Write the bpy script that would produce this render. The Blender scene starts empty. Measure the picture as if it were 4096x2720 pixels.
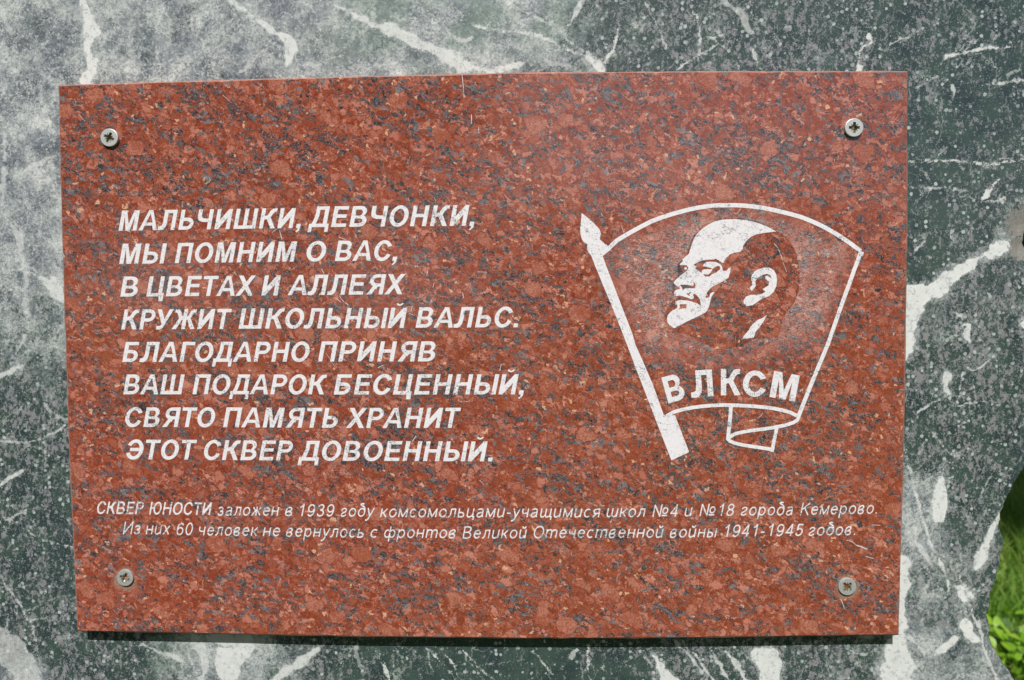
import bpy, math, random
import numpy as np
from mathutils import Vector, Matrix, Euler
from mathutils.geometry import delaunay_2d_cdt
R = math.radians
random.seed(7)
rng = np.random.default_rng(11)
sc = bpy.context.scene
C = sc.collection

# ------------------------------------------------------------------ camera
T = 0.0124                      # the plaque stands this far proud of the marble
FPX = 3124.0                    # focal length in photo pixels (4096 wide)
cam_d = bpy.data.cameras.new('camera')
cam = bpy.data.objects.new('camera', cam_d); C.objects.link(cam)
cam.location = (0.04061, -0.55715 - T, 0.04104)
cam.rotation_euler = (R(90 - 2.7293), R(0.4503), R(1.6942))
cam_d.sensor_width = 36.0
cam_d.lens = FPX / 4096 * 36.0
cam_d.clip_start = 0.01; cam_d.clip_end = 600
cam_d.dof.use_dof = True
cam_d.dof.focus_distance = 0.56
cam_d.dof.aperture_fstop = 9
sc.camera = cam

# ------------------------------------------------------------------ world + sun
SUN_EL, SUN_AZ = 46.0, -5.0     # elevation, degrees left of the plaque's normal
w = bpy.data.worlds.new('World'); sc.world = w; w.use_nodes = True
nt = w.node_tree; nt.nodes.clear()
sky = nt.nodes.new('ShaderNodeTexSky'); sky.sky_type = 'NISHITA'; sky.sun_disc = False
sky.sun_elevation = R(SUN_EL)
sky.sun_rotation = R(180 - SUN_AZ)
sky.dust_density = 1.0
bg = nt.nodes.new('ShaderNodeBackground'); bg.inputs['Strength'].default_value = 0.065
wo = nt.nodes.new('ShaderNodeOutputWorld')
# fair-weather cumulus all round the lower sky
tcw = nt.nodes.new('ShaderNodeTexCoord'); mpw = nt.nodes.new('ShaderNodeMapping'); mpw.inputs['Scale'].default_value = (1, 1, 2.6); mpw.inputs['Location'].default_value = (.35, .9, .2)
nzw = nt.nodes.new('ShaderNodeTexNoise'); nzw.inputs['Scale'].default_value = 2.0; nzw.inputs['Detail'].default_value = 7; nzw.inputs['Roughness'].default_value = .55
cmk = nt.nodes.new('ShaderNodeMapRange'); cmk.interpolation_type = 'SMOOTHSTEP'; cmk.inputs[1].default_value = .43; cmk.inputs[2].default_value = .55
sxz = nt.nodes.new('ShaderNodeSeparateXYZ'); hfa = nt.nodes.new('ShaderNodeMapRange'); hfa.interpolation_type = 'SMOOTHSTEP'
for i_, v_ in enumerate((.62, .36, 0, 1)): hfa.inputs[i_ + 1].default_value = v_
mlt = nt.nodes.new('ShaderNodeMath'); mlt.operation = 'MULTIPLY'
cmx = nt.nodes.new('ShaderNodeMix'); cmx.data_type = 'RGBA'; cmx.inputs[7].default_value = (15.5, 15.8, 16.5, 1)
L_ = nt.links.new
L_(tcw.outputs['Generated'], mpw.inputs[0]); L_(mpw.outputs[0], nzw.inputs['Vector']); L_(nzw.outputs['Fac'], cmk.inputs[0])
L_(tcw.outputs['Generated'], sxz.inputs[0]); L_(sxz.outputs[2], hfa.inputs[0]); L_(cmk.outputs[0], mlt.inputs[0]); L_(hfa.outputs[0], mlt.inputs[1])
L_(mlt.outputs[0], cmx.inputs[0]); L_(sky.outputs[0], cmx.inputs[6]); L_(cmx.outputs[2], bg.inputs[0]); L_(bg.outputs[0], wo.inputs[0])
sd = bpy.data.lights.new('sun', 'SUN'); sd.energy = 4.5; sd.angle = R(0.5); sd.color = (1.0, 0.975, 0.94)
sun = bpy.data.objects.new('sun', sd); C.objects.link(sun)
sdir = Vector((math.sin(R(SUN_AZ)) * math.cos(R(SUN_EL)), -math.cos(R(SUN_AZ)) * math.cos(R(SUN_EL)), math.sin(R(SUN_EL))))
sun.rotation_euler = sdir.to_track_quat('Z', 'Y').to_euler()
sun.location = sdir * 10
sc.view_settings.view_transform = 'Standard'; sc.view_settings.look = 'None'
sc.view_settings.exposure = 0.0; sc.view_settings.gamma = 1.0

# ------------------------------------------------------------------ helpers
CM = cam.rotation_euler.to_matrix()
CMn = np.array(CM); CL = np.array(cam.location)
def on_plane(px, y):
    """points of the wall plane at depth y seen at the photo's pixel positions (N,2) -> (N,3)"""
    px = np.asarray(px, float).reshape(-1, 2)
    d = np.stack([(px[:, 0] - 2048) / FPX, -(px[:, 1] - 1360) / FPX, -np.ones(len(px))], 1) @ CMn.T
    t = (y - CL[1]) / d[:, 1]
    return CL + d * t[:, None]

def link_mesh(name, verts, faces, mat, parent=None, smooth=False):
    me = bpy.data.meshes.new(name)
    me.from_pydata([tuple(map(float, v)) for v in verts], [], [tuple(map(int, f)) for f in faces])
    me.update()
    if smooth: me.polygons.foreach_set('use_smooth', [True] * len(me.polygons))
    ob = bpy.data.objects.new(name, me); C.objects.link(ob)
    if mat: me.materials.append(mat)
    if parent: ob.parent = parent
    return ob

def tag(o, label=None, cat=None, group=None, kind=None):
    if label: o['label'] = label
    if cat: o['category'] = cat
    if group: o['group'] = group
    if kind: o['kind'] = kind
    return o

def in_poly(P, poly):
    x, y = P[:, 0], P[:, 1]; q = np.asarray(poly); n = len(q)
    ins = np.zeros(len(P), bool)
    for i in range(n):
        x1, y1 = q[i]; x2, y2 = q[(i + 1) % n]
        c = ((y1 > y) != (y2 > y))
        if y1 != y2: ins ^= c & (x < (x2 - x1) * (y - y1) / (y2 - y1) + x1)
    return ins

def painter(shapes, extra=()):
    """shapes: [(sign, points)]; later shapes overrule earlier ones. Returns triangulated (verts, tris)"""
    vs, es = [], []
    for s, pts in shapes:
        b = len(vs); n = len(pts)
        vs += [Vector((float(p[0]), float(p[1]))) for p in pts]
        es += [(b + i, b + (i + 1) % n) for i in range(n)]
    vs += [Vector((float(p[0]), float(p[1]))) for p in extra]
    ov, oe, of, *_ = delaunay_2d_cdt(vs, es, [], 0, 1e-5)
    V = np.array([tuple(v) for v in ov]); F = np.array([tuple(f) for f in of])
    cen = V[F].mean(1); keep = np.zeros(len(F), bool)
    for s, pts in shapes:
        keep[in_poly(cen, pts)] = (s > 0)
    F = F[keep]; used, inv = np.unique(F, return_inverse=True)
    return V[used], inv.reshape(-1, 3)

def face_front(V, F):
    """orient triangles of a sheet on the wall plane so that they face -Y"""
    V = np.asarray(V); F = np.array(F)
    n = np.cross(V[F[:, 1]] - V[F[:, 0]], V[F[:, 2]] - V[F[:, 0]])
    fl = n[:, 1] > 0
    F[fl] = F[fl][:, ::-1]
    return F

def smooth_poly(pts, it=2, closed=True):
    """Chaikin smoothing"""
    p = np.asarray(pts, float)
    for _ in range(it):
        q = np.roll(p, -1, 0)
        a = p * .75 + q * .25; b = p * .25 + q * .75
        if not closed: a, b = a[:-1], b[:-1]
        n = np.empty((len(a) * 2, 2)); n[0::2] = a; n[1::2] = b
        if not closed: n = np.vstack([p[:1], n, p[-1:]])
        p = n
    return p

def stroke(pts, wd):
    """band of width wd along an open polyline, as one polygon"""
    p = np.asarray(pts, float); wd = np.broadcast_to(np.asarray(wd, float), (len(p),))
    t = np.gradient(p, axis=0); t /= np.linalg.norm(t, axis=1)[:, None]
    n = np.stack([-t[:, 1], t[:, 0]], 1) * wd[:, None] / 2
    return np.vstack([p + n, (p - n)[::-1]])

# ------------------------------------------------------------------ node helpers
class NT:
    def __init__(s, mat):
        s.t = mat.node_tree; s.n = s.t.nodes; s.l = s.t.links
    def new(s, typ, **kw):
        n = s.n.new(typ)
        for k, v in kw.items(): setattr(n, k, v)
        return n
    def put(s, sock, v):
        if isinstance(v, bpy.types.NodeSocket): s.l.new(v, sock)
        elif v is not None: sock.default_value = v
    def math(s, op, a, b=None, c=None, clamp=False):
        n = s.new('ShaderNodeMath', operation=op, use_clamp=clamp)
        s.put(n.inputs[0], a); s.put(n.inputs[1], b)
        if c is not None: s.put(n.inputs[2], c)
        return n.outputs[0]
    def mix(s, f, a, b, blend='MIX'):
        n = s.new('ShaderNodeMix', data_type='RGBA', blend_type=blend)
        s.put(n.inputs['Factor'], f)
        for k, v in ((6, a), (7, b)):
            if isinstance(v, tuple) and len(v) == 3: v = v + (1,)
            s.put(n.inputs[k], v)
        return n.outputs[2]
    def mr(s, v, a, b, c=0.0, d=1.0, smooth=True):
        n = s.new('ShaderNodeMapRange', interpolation_type='SMOOTHSTEP' if smooth else 'LINEAR')
        s.put(n.inputs[0], v)
        for i, x in enumerate((a, b, c, d)): s.put(n.inputs[i + 1], x)
        return n.outputs[0]
    def noise(s, vec, scale, detail=2, rough=.5, dist=0, off=None):
        if off is not None: vec = s.vadd(vec, off)
        n = s.new('ShaderNodeTexNoise'); s.put(n.inputs['Vector'], vec)
        n.inputs['Scale'].default_value = scale; n.inputs['Detail'].default_value = detail
        n.inputs['Roughness'].default_value = rough; n.inputs['Distortion'].default_value = dist
        return n.outputs['Fac'], n.outputs['Color']
    def vor(s, vec, scale, feat='F1', rand=1.0, off=None):
        if off is not None: vec = s.vadd(vec, off)
        n = s.new('ShaderNodeTexVoronoi', feature=feat); s.put(n.inputs['Vector'], vec)
        n.inputs['Scale'].default_value = scale; n.inputs['Randomness'].default_value = rand
        return n
    def vadd(s, v, off, op='ADD'):
        n = s.new('ShaderNodeVectorMath', operation=op); s.put(n.inputs[0], v); s.put(n.inputs[1], off); return n.outputs[0]
    def vscale(s, v, k):
        n = s.new('ShaderNodeVectorMath', operation='SCALE'); s.put(n.inputs[0], v); n.inputs['Scale'].default_value = k; return n.outputs[0]
    def sep(s, v):
        n = s.new('ShaderNodeSeparateColor'); s.put(n.inputs[0], v); return n.outputs
    def ramp(s, f, stops, interp='LINEAR'):
        n = s.new('ShaderNodeValToRGB'); cr = n.color_ramp; cr.interpolation = interp
        while len(cr.elements) < len(stops): cr.elements.new(0.5)
        for e, (p, c) in zip(cr.elements, stops): e.position = p; e.color = tuple(c) + (1,)
        s.put(n.inputs[0], f); return n.outputs[0]
    def attr(s, name):
        n = s.new('ShaderNodeAttribute', attribute_name=name); return n.outputs['Fac']
    def bump(s, h, strength, dist):
        n = s.new('ShaderNodeBump'); s.put(n.inputs['Height'], h)
        n.inputs['Strength'].default_value = strength; n.inputs['Distance'].default_value = dist; return n.outputs[0]

def new_mat(name):
    m = bpy.data.materials.new(name); m.use_nodes = True
    return m, NT(m), m.node_tree.nodes['Principled BSDF']

def srgb(r, g, b):
    f = lambda c: (c / 255 / 12.92) if c / 255 <= .04045 else ((c / 255 + .055) / 1.055) ** 2.4
    return (f(r), f(g), f(b))

def granite_color(k):
    """red granite with grey mica streaks; returns colour, darkness mask"""
    geo = k.new('ShaderNodeNewGeometry')
    mp = k.new('ShaderNodeMapping'); mp.vector_type = 'POINT'
    k.l.new(geo.outputs['Position'], mp.inputs[0])
    mp.inputs['Scale'].default_value = (1000, 1000, 1000)
    p0 = mp.outputs[0]                                  # millimetres
    rt = k.new('ShaderNodeVectorRotate', rotation_type='Y_AXIS'); k.put(rt.inputs['Vector'], p0)
    rt.inputs['Angle'].default_value = R(-23)
    w8 = k.vscale(k.vadd(k.noise(p0, .10, 4, .65)[1], (-.5, -.5, -.5)), 13.0)
    pw = k.vadd(rt.outputs[0], w8)
    ms = k.new('ShaderNodeMapping'); k.l.new(pw, ms.inputs[0]); ms.inputs['Scale'].default_value = (.50, 1, 1)
    ps = k.vadd(ms.outputs[0], k.vscale(k.vadd(k.noise(p0, .8, 2)[1], (-.5, -.5, -.5)), 1.3))
    mr_ = k.new('ShaderNodeMapping'); k.l.new(pw, mr_.inputs[0]); mr_.inputs['Scale'].default_value = (.72, 1, 1)
    jit = k.vscale(k.vadd(k.noise(p0, .8, 3, .6)[1], (-.5, -.5, -.5)), 1.5)
    pr = k.vadd(mr_.outputs[0], jit)
    zz = k.new('ShaderNodeSeparateXYZ'); k.l.new(geo.outputs['Position'], zz.inputs[0])
    # feldspar grains of mixed size, each cell one crystal
    v1 = k.vor(pr, .40); c1 = k.sep(v1.outputs['Color'])
    f1v = k.math('ADD', c1[0], k.math('MULTIPLY', k.math('SUBTRACT', k.noise(p0, .9, 5, .75, off=(2, 2, 2))[0], .5), 1.5))
    g1 = k.ramp(f1v, [(0, srgb(120, 60, 42)), (.25, srgb(148, 78, 58)), (.5, srgb(164, 94, 74)), (.75, srgb(180, 112, 94)), (1, srgb(200, 142, 122))])
    v2 = k.vor(pr, .21, off=(31, 7, 19)); c2 = k.sep(v2.outputs['Color'])
    g2 = k.ramp(k.math('ADD', c2[1], k.math('MULTIPLY', k.math('SUBTRACT', k.noise(p0, .8, 5, .8, off=(2, 22, 2))[0], .5), 1.5)), [(0, srgb(140, 76, 58)), (.5, srgb(166, 98, 80)), (1, srgb(188, 124, 106))])
    m2 = k.mr(c2[0], .55, .56)
    col = k.mix(m2, g1, g2)
    e1 = k.vor(pr, .40, 'DISTANCE_TO_EDGE').outputs['Distance']; e2 = k.vor(pr, .21, 'DISTANCE_TO_EDGE', off=(31, 7, 19)).outputs['Distance']
    edge = k.math('ADD', k.math('MULTIPLY', k.mr(e1, .19, .04), k.math('SUBTRACT', 1, m2)), k.math('MULTIPLY', k.mr(e2, .13, .03), m2))
    col = k.mix(k.math('MULTIPLY', edge, .68), col, srgb(120, 48, 28))
    v3 = k.vor(pr, .070, off=(3, 57, 9)); c3 = k.sep(v3.outputs['Color'])
    m3 = k.math('MULTIPLY', k.mr(c3[0], .78, .79), k.mr(v3.outputs['Distance'], .42, .39))
    big3 = k.mix(k.mr(k.noise(p0, 1.0, 4, .75)[0], .42, .58), srgb(146, 84, 66), srgb(184, 122, 104))
    col = k.mix(k.math('MULTIPLY', m3, .85), col, big3)
    rim = k.math('MULTIPLY', k.mr(c3[0], .78, .79), k.math('MULTIPLY', k.mr(v3.outputs['Distance'], .37, .41), k.mr(v3.outputs['Distance'], .47, .42)))
    col = k.mix(k.math('MULTIPLY', rim, .6), col, srgb(126, 44, 24))
    st = k.noise(ps, .13, 4, .65, off=(40, 2, 3))[0]
    col = k.mix(k.mr(st, .50, .60, 0, .5), col, srgb(140, 64, 40))
    # quartz and mica: whole cells turned grey or black, gathered in strings
    pm = k.vadd(ms.outputs[0], k.vscale(jit, .8))
    def cells(scale, off, th0, soft, vlo):
        v = k.vor(pm, scale, off=off); c = k.sep(v.outputs['Color'])
        nz = k.noise(v.outputs['Position'], .20, 4, .7, off=(11, 90, 3))[0]
        lo = k.noise(v.outputs['Position'], .035, 2, .5, off=(1, 9, 33))[0]
        a_ = k.math('ADD', nz, k.math('MULTIPLY', k.math('SUBTRACT', lo, .5), .30))
        a_ = k.math('ADD', a_, k.math('MULTIPLY', k.math('SUBTRACT', c[0], .5), vlo))
        a_ = k.math('ADD', a_, k.math('MULTIPLY', zz.outputs[2], .05))
        a_ = k.math('SUBTRACT', a_, k.math('MULTIPLY', m3, .15))
        return k.mr(k.math('ADD', a_, k.math('MULTIPLY', k.math('SUBTRACT', k.noise(p0, 1.4, 3, .7, off=(0, 7, 0))[0], .5), .07)), th0, th0 + soft + .014), c, a_
    fine = k.noise(ps, 1.3, 3, .8, off=(4, 4, 90))[0]
    d1, k1, a1 = cells(.52, (5, 5, 5), .590, .010, .20)
    d2, k2, a2 = cells(.95, (15, 25, 5), .590, .012, .24)
    dm = k.math('MAXIMUM', d1, d2)
    gcol = k.ramp(k1[1], [(0, srgb(38, 41, 46)), (.3, srgb(62, 64, 68)), (.6, srgb(92, 91, 95)), (1, srgb(130, 127, 130))])
    gcol = k.mix(k.mr(fine, .46, .60, 0, .6), gcol, k.mix(k.mr(fine, .60, .68), srgb(108, 106, 110), srgb(196, 202, 208)))  # pale glints painted into the dark cells
    gcol = k.mix(k.mr(fine, .44, .38, 0, .8), gcol, srgb(28, 29, 33))
    gcol = k.mix(k.math('MULTIPLY', d2, .7), gcol, k.ramp(fine, [(.40, srgb(24, 25, 29)), (.56, srgb(58, 58, 62)), (.66, srgb(168, 174, 180))]))
    col = k.mix(k.math('MULTIPLY', dm, .93), col, gcol)
    # pale specks and ochre grains
    v4 = k.vor(pr, .36, off=(77, 1, 6)); c4 = k.sep(v4.outputs['Color'])
    sm = k.math('MULTIPLY', k.mr(c4[1], .968, .972), k.mr(v4.outputs['Distance'], .42, .34))
    col = k.mix(k.math('MULTIPLY', sm, .8), col, srgb(218, 174, 142))
    sm2 = k.math('MULTIPLY', k.mr(c4[2], .965, .97), k.mr(v4.outputs['Distance'], .5, .3))
    col = k.mix(k.math('MULTIPLY', sm2, .6), col, srgb(150, 90, 44))
    hs = k.mr(k.noise(p0, 1.7, 4, .8)[0], .36, .64, .74, 1.34, False)
    n = k.new('ShaderNodeVectorMath', operation='SCALE'); k.put(n.inputs[0], col); k.put(n.inputs['Scale'], hs)
    return n.outputs[0], dm, p0, fine

def mat_granite():
    m, k, b = new_mat('red_granite')
    col, dm, p0, fine = granite_color(k)
    # hair scratches and a few white paint flecks
    mpz = k.new('ShaderNodeMapping'); k.l.new(p0, mpz.inputs[0]); mpz.inputs['Rotation'].default_value = (0, R(60), 0); mpz.inputs['Scale'].default_value = (1, 1, .1)
    sc1 = k.mr(k.noise(mpz.outputs[0], .9, 2, .5)[0], .755, .775, 0, .35)
    col = k.mix(sc1, col, srgb(226, 206, 198))
    k.put(b.inputs['Base Color'], col)
    k.put(b.inputs['Roughness'], k.mr(fine, .3, .7, .09, .17))
    b.inputs['IOR'].default_value = 1.7
    k.put(b.inputs['Normal'], k.bump(k.math('SUBTRACT', fine, k.math('MULTIPLY', dm, .4)), .10, .00012))
    return m

def mat_sawn_highlit():  # dull sawn edge; the chamfer highlight is mixed into its paler colour
    m, k, b = new_mat('highlit_sawn_granite')
    col, dm, p0, fine = granite_color(k)
    k.put(b.inputs['Base Color'], k.mix(.38, col, srgb(186, 146, 130))); b.inputs['Roughness'].default_value = .6
    return m

def mat_frost():
    m, k, b = new_mat('frosted_red_granite')
    col, dm, p0, fine = granite_color(k)
    mp = k.new('ShaderNodeMapping'); k.l.new(p0, mp.inputs[0]); mp.inputs['Rotation'].default_value = (0, R(28), 0); mp.inputs['Scale'].default_value = (.5, 1, 1.5)
    s = k.noise(mp.outputs[0], 1.15, 2, .55, 1.2)[0]
    big = k.noise(p0, .09, 3, .6, off=(9, 9, 2))[0]
    at = k.attr('fade')
    f = k.math('MULTIPLY', k.mr(s, .44, .62), k.math('MULTIPLY', at, k.mr(big, .25, .7, .25, .62)), clamp=True)
    col = k.mix(f, col, srgb(206, 194, 192))
    k.put(b.inputs['Base Color'], col)
    k.put(b.inputs['Roughness'], .38)
    k.put(b.inputs['Normal'], k.bump(s, .15, .0001))
    return m

def mat_paint(loss, name):
    """white paint in the sandblasted lettering, worn through to the stone; loss 0..1"""
    m, k, b = new_mat(name)
    col, dm, p0, fine = granite_color(k)
    n1 = k.noise(p0, 1.3, 4, .75, .6, off=(3, 3, 3))[0]
    n2 = k.noise(p0, .10, 2, .5, off=(30, 3, 3))[0]
    x = k.math('ADD', n1, k.math('MULTIPLY', dm, .085 + .07 * loss))
    x = k.math('ADD', x, k.math('MULTIPLY', k.math('SUBTRACT', n2, .5), .22))
    f = k.mr(x, .60 - .075 * loss, .70 - .05 * loss, 0, .92)
    w = k.mix(k.noise(p0, .5, 3)[0], srgb(218, 214, 218), srgb(232, 231, 234))
    pk = k.mr(k.noise(p0, .45, 3, .7, off=(0, 0, 77))[0], .5, .75, 0, .22 + .35 * loss)
    w = k.mix(pk, w, col)
    k.put(b.inputs['Base Color'], k.mix(f, w, col))
    b.inputs['Roughness'].default_value = .6
    return m

def mat_marble():
    m, k, b = new_mat('green_marble')
    geo = k.new('ShaderNodeNewGeometry')
    mp = k.new('ShaderNodeMapping'); k.l.new(geo.outputs['Position'], mp.inputs[0]); mp.inputs['Scale'].default_value = (1000, 1000, 1000)
    p = mp.outputs[0]
    L = k.attr('light'); S = k.attr('speckle'); G = k.attr('green'); V = k.attr('vein'); B = k.attr('brok'); H = k.attr('halo')
    w1 = k.vadd(k.noise(p, .22, 4, .65)[1], (-.5, -.5, -.5))
    pw = k.vadd(p, k.vscale(w1, 9.0))
    w2 = k.vadd(k.noise(p, .9, 3, .6)[1], (-.5, -.5, -.5))
    pf = k.vadd(p, k.vscale(w2, 1.6))
    # --- dark green ground
    n1 = k.noise(pw, .05, 4, .6, off=(2, 3, 4))[0]
    dark = k.mix(k.mr(n1, .35, .65), srgb(36, 49, 54), srgb(56, 74, 68))
    dark = k.mix(k.mr(k.noise(p, 1.1, 3, .7, off=(8, 1, 2))[0], .35, .75, 0, .6), dark, srgb(84, 100, 94))
    # pale speckles: small discs and ragged flakes
    dens = k.noise(pw, .045, 3, .6, off=(50, 3, 4))[0]
    S2 = k.math('ADD', S, k.math('MULTIPLY', k.math('SUBTRACT', dens, .5), 1.4))
    mg = k.new('ShaderNodeMapping'); k.l.new(pw, mg.inputs[0]); mg.inputs['Rotation'].default_value = (0, R(-24), 0); mg.inputs['Scale'].default_value = (1.35, 1, .75)
    fl = k.noise(mg.outputs[0], .27, 6, .76, off=(1, 2, 60))[0]
    fth = k.math('SUBTRACT', .642, k.math('MULTIPLY', S2, .115))
    flake = k.mr(k.math('SUBTRACT', fl, fth), -.006, .012)
    flc = k.mix(k.noise(p, 1.2, 2)[0], srgb(118, 116, 120), srgb(160, 156, 160))
    flc = k.mix(k.mr(k.math('SUBTRACT', fl, fth), .022, .0, 0, .6), flc, srgb(178, 186, 184))
    dark = k.mix(k.math('MULTIPLY', flake, .85), dark, flc)
    v = k.vor(pf, .30); cc = k.sep(v.outputs['Color'])
    th = k.math('SUBTRACT', .97, k.math('MULTIPLY', S2, .42))
    rad = k.math('ADD', .17, k.math('MULTIPLY', cc[1], .26))
    disc = k.math('MULTIPLY', k.math('GREATER_THAN', cc[0], th), k.mr(k.math('SUBTRACT', rad, v.outputs['Distance']), -.03, .07))
    spc = k.mix(cc[2], srgb(134, 142, 142), srgb(188, 196, 194))
    v5 = k.vor(pf, 1.05, off=(9, 9, 9)); c5 = k.sep(v5.outputs['Color'])
    dot = k.math('MULTIPLY', k.math('GREATER_THAN', c5[0], k.math('SUBTRACT', 1.0, k.math('MULTIPLY', S2, .24))), k.mr(v5.outputs['Distance'], .45, .28))
    dark = k.mix(k.math('MULTIPLY', dot, .65), dark, srgb(140, 152, 150))
    dark = k.mix(k.math('MULTIPLY', disc, .85), dark, spc)
    # --- pale grey ground
    pv = k.vadd(p, k.vscale(w1, 14.0))
    n3 = k.noise(pv, .048, 7, .70, off=(5, 5, 5))[0]
    pale = k.ramp(n3, [(.38, srgb(88, 94, 103)), (.45, srgb(122, 128, 134)), (.51, srgb(148, 153, 155)), (.57, srgb(176, 180, 180)), (.66, srgb(212, 214, 210))])
    mo = k.noise(pf, .55, 5, .82, off=(7, 1, 1))[0]
    pale = k.mix(k.mr(mo, .49, .545, 0, .42), pale, srgb(84, 92, 98))
    pale = k.mix(k.mr(k.noise(pf, .40, 6, .85, off=(7, 31, 1))[0], .525, .575, 0, .42), pale, srgb(202, 207, 208))
    vg = k.vor(pf, .95, off=(19, 3, 2)); cg = k.sep(vg.outputs['Color'])
    vh = k.vor(pf, .50, off=(9, 13, 2)); ch = k.sep(vh.outputs['Color'])
    gr = k.math('ADD', k.math('MULTIPLY', cg[0], .6), k.math('MULTIPLY', ch[0], .4))
    pale = k.mix(k.mr(gr, .34, .14, 0, .5), pale, srgb(70, 78, 84))
    pale = k.mix(k.mr(gr, .68, .90, 0, .5), pale, srgb(216, 220, 219))
    blue = k.noise(pw, .03, 4, .65, off=(15, 5, 25))[0]
    pale = k.mix(k.mr(blue, .52, .62, 0, .32), pale, srgb(108, 114, 128))
    grn = k.math('MULTIPLY', G, k.mr(k.noise(pw, .035, 4, .7, off=(9, 9, 9))[0], .38, .56), clamp=True)
    pale = k.mix(k.math('MULTIPLY', grn, .6), pale, k.mix(mo, srgb(118, 142, 126), srgb(70, 96, 82)))
    # --- blend
    lm = k.math('ADD', L, k.math('MULTIPLY', k.math('SUBTRACT', k.noise(pw, .055, 5, .7, off=(3, 33, 3))[0], .5), 1.1))
    lm = k.math('ADD', lm, k.math('MULTIPLY', k.math('SUBTRACT', k.noise(p, .45, 5, .8, off=(3, 3, 63))[0], .5), .9))
    col = k.mix(k.mr(lm, .32, .62), dark, pale)
    # thin natural threads, everywhere faint
    rd = k.new('ShaderNodeMapping'); k.l.new(pw, rd.inputs[0]); rd.inputs['Rotation'].default_value = (0, R(-35), 0); rd.inputs['Scale'].default_value = (1, 1, .45)
    r1 = k.math('ABSOLUTE', k.math('SUBTRACT', k.noise(rd.outputs[0], .028, 3, .45, off=(4, 8, 1))[0], .5))
    r2 = k.math('ABSOLUTE', k.math('SUBTRACT', k.noise(pw, .020, 3, .5, off=(44, 8, 61))[0], .5))
    thr = k.math('MAXIMUM', k.mr(r1, .0055, .0012), k.mr(r2, .0045, .0010))
    col = k.mix(k.math('MULTIPLY', thr, k.mr(k.noise(p, .04, 2, off=(0, 9, 9))[0], .42, .62, 0, .5)), col, srgb(176, 186, 180))
    r3 = k.math('ABSOLUTE', k.math('SUBTRACT', k.noise(k.vadd(p, k.vscale(w1, 20.0)), .030, 6, .62, off=(14, 38, 21))[0], .5))
    r4 = k.math('ABSOLUTE', k.math('SUBTRACT', k.noise(k.vadd(p, k.vscale(w1, 12.0)), .060, 6, .62, off=(64, 8, 2))[0], .5))
    wis = k.math('MAXIMUM', k.mr(r3, .020, .0, 0, .75), k.mr(r4, .012, .0, 0, .55))
    wis = k.math('MULTIPLY', wis, k.math('MULTIPLY', k.mr(L, .2, .6), k.mr(k.noise(p, .03, 3, .6, off=(70, 9, 9))[0], .42, .56)))
    col = k.mix(wis, col, srgb(208, 211, 208))
    dk = k.math('ABSOLUTE', k.math('SUBTRACT', k.noise(k.vadd(p, k.vscale(w1, 12.0)), .050, 6, .6, off=(4, 68, 52))[0], .5))
    col = k.mix(k.math('MULTIPLY', k.mr(dk, .008, .0, 0, .6), k.mr(L, .2, .6)), col, srgb(92, 98, 98))
    # halo beside the veins, then the drawn veins (distance field in mm, broken up by noise)
    hn = k.math('ADD', H, k.math('MULTIPLY', k.math('SUBTRACT', k.noise(p, .28, 6, .82, off=(2, 2, 9))[0], .5), 3.2))
    col = k.mix(k.mr(hn, .35, .9, 0, .55), col, k.mix(k.mr(mo, .49, .54), srgb(190, 195, 193), srgb(120, 127, 130)))
    vd = k.math('ADD', V, k.math('MULTIPLY', k.math('SUBTRACT', k.noise(p, .16, 6, .82, off=(21, 2, 9))[0], .52), 6.0))
    vd = k.math('ADD', vd, k.math('MULTIPLY', k.math('SUBTRACT', k.noise(p, .9, 4, .8, off=(21, 22, 9))[0], .5), 3.0))
    vsoft = k.mr(L, .25, .6)
    vm = k.mix(vsoft, k.mr(vd, -.25, .45), k.mr(vd, -.5, .9))
    vc = k.mix(k.noise(p, .12, 3, .6)[0], srgb(204, 206, 202), srgb(228, 230, 228))
    vc = k.mix(k.mr(k.noise(p, .30, 6, .82, off=(8, 8, 8))[0], .53, .60, 0, .6), vc, srgb(140, 146, 152))
    vm = k.math('MULTIPLY', vm, k.math('MULTIPLY', k.attr('strong'), k.mr(k.noise(p, .09, 4, .7, off=(61, 2, 9))[0], .34, .50, .86, 1.0)))
    col = k.mix(vm, col, vc)
    # broken edge crust
    cr = k.mix(k.noise(p, .8, 4, .8)[0], srgb(78, 76, 74), srgb(172, 168, 160))
    col = k.mix(k.mr(k.math('ADD', B, k.math('MULTIPLY', k.math('SUBTRACT', k.noise(p, .3, 5, .8)[0], .5), 1.8)), .45, .6), col, cr)
    # crystal glints painted as near-white flecks
    v6 = k.vor(p, .9, off=(1, 2, 3)); c6 = k.sep(v6.outputs['Color'])
    gl = k.math('MULTIPLY', k.math('GREATER_THAN', c6[0], .992), k.mr(v6.outputs['Distance'], .35, .2))
    col = k.mix(k.math('MULTIPLY', gl, L), col, srgb(240, 244, 248))
    k.put(b.inputs['Base Color'], col)
    fn = k.noise(p, .9, 4, .7, off=(6, 6, 6))[0]
    k.put(b.inputs['Roughness'], k.mr(k.math('ADD', k.math('MULTIPLY', L, .7), k.math('MULTIPLY', k.math('SUBTRACT', fn, .5), .4)), .15, .75, .13, .38))
    k.put(b.inputs['Normal'], k.bump(fn, .16, .0003))
    return m

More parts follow.
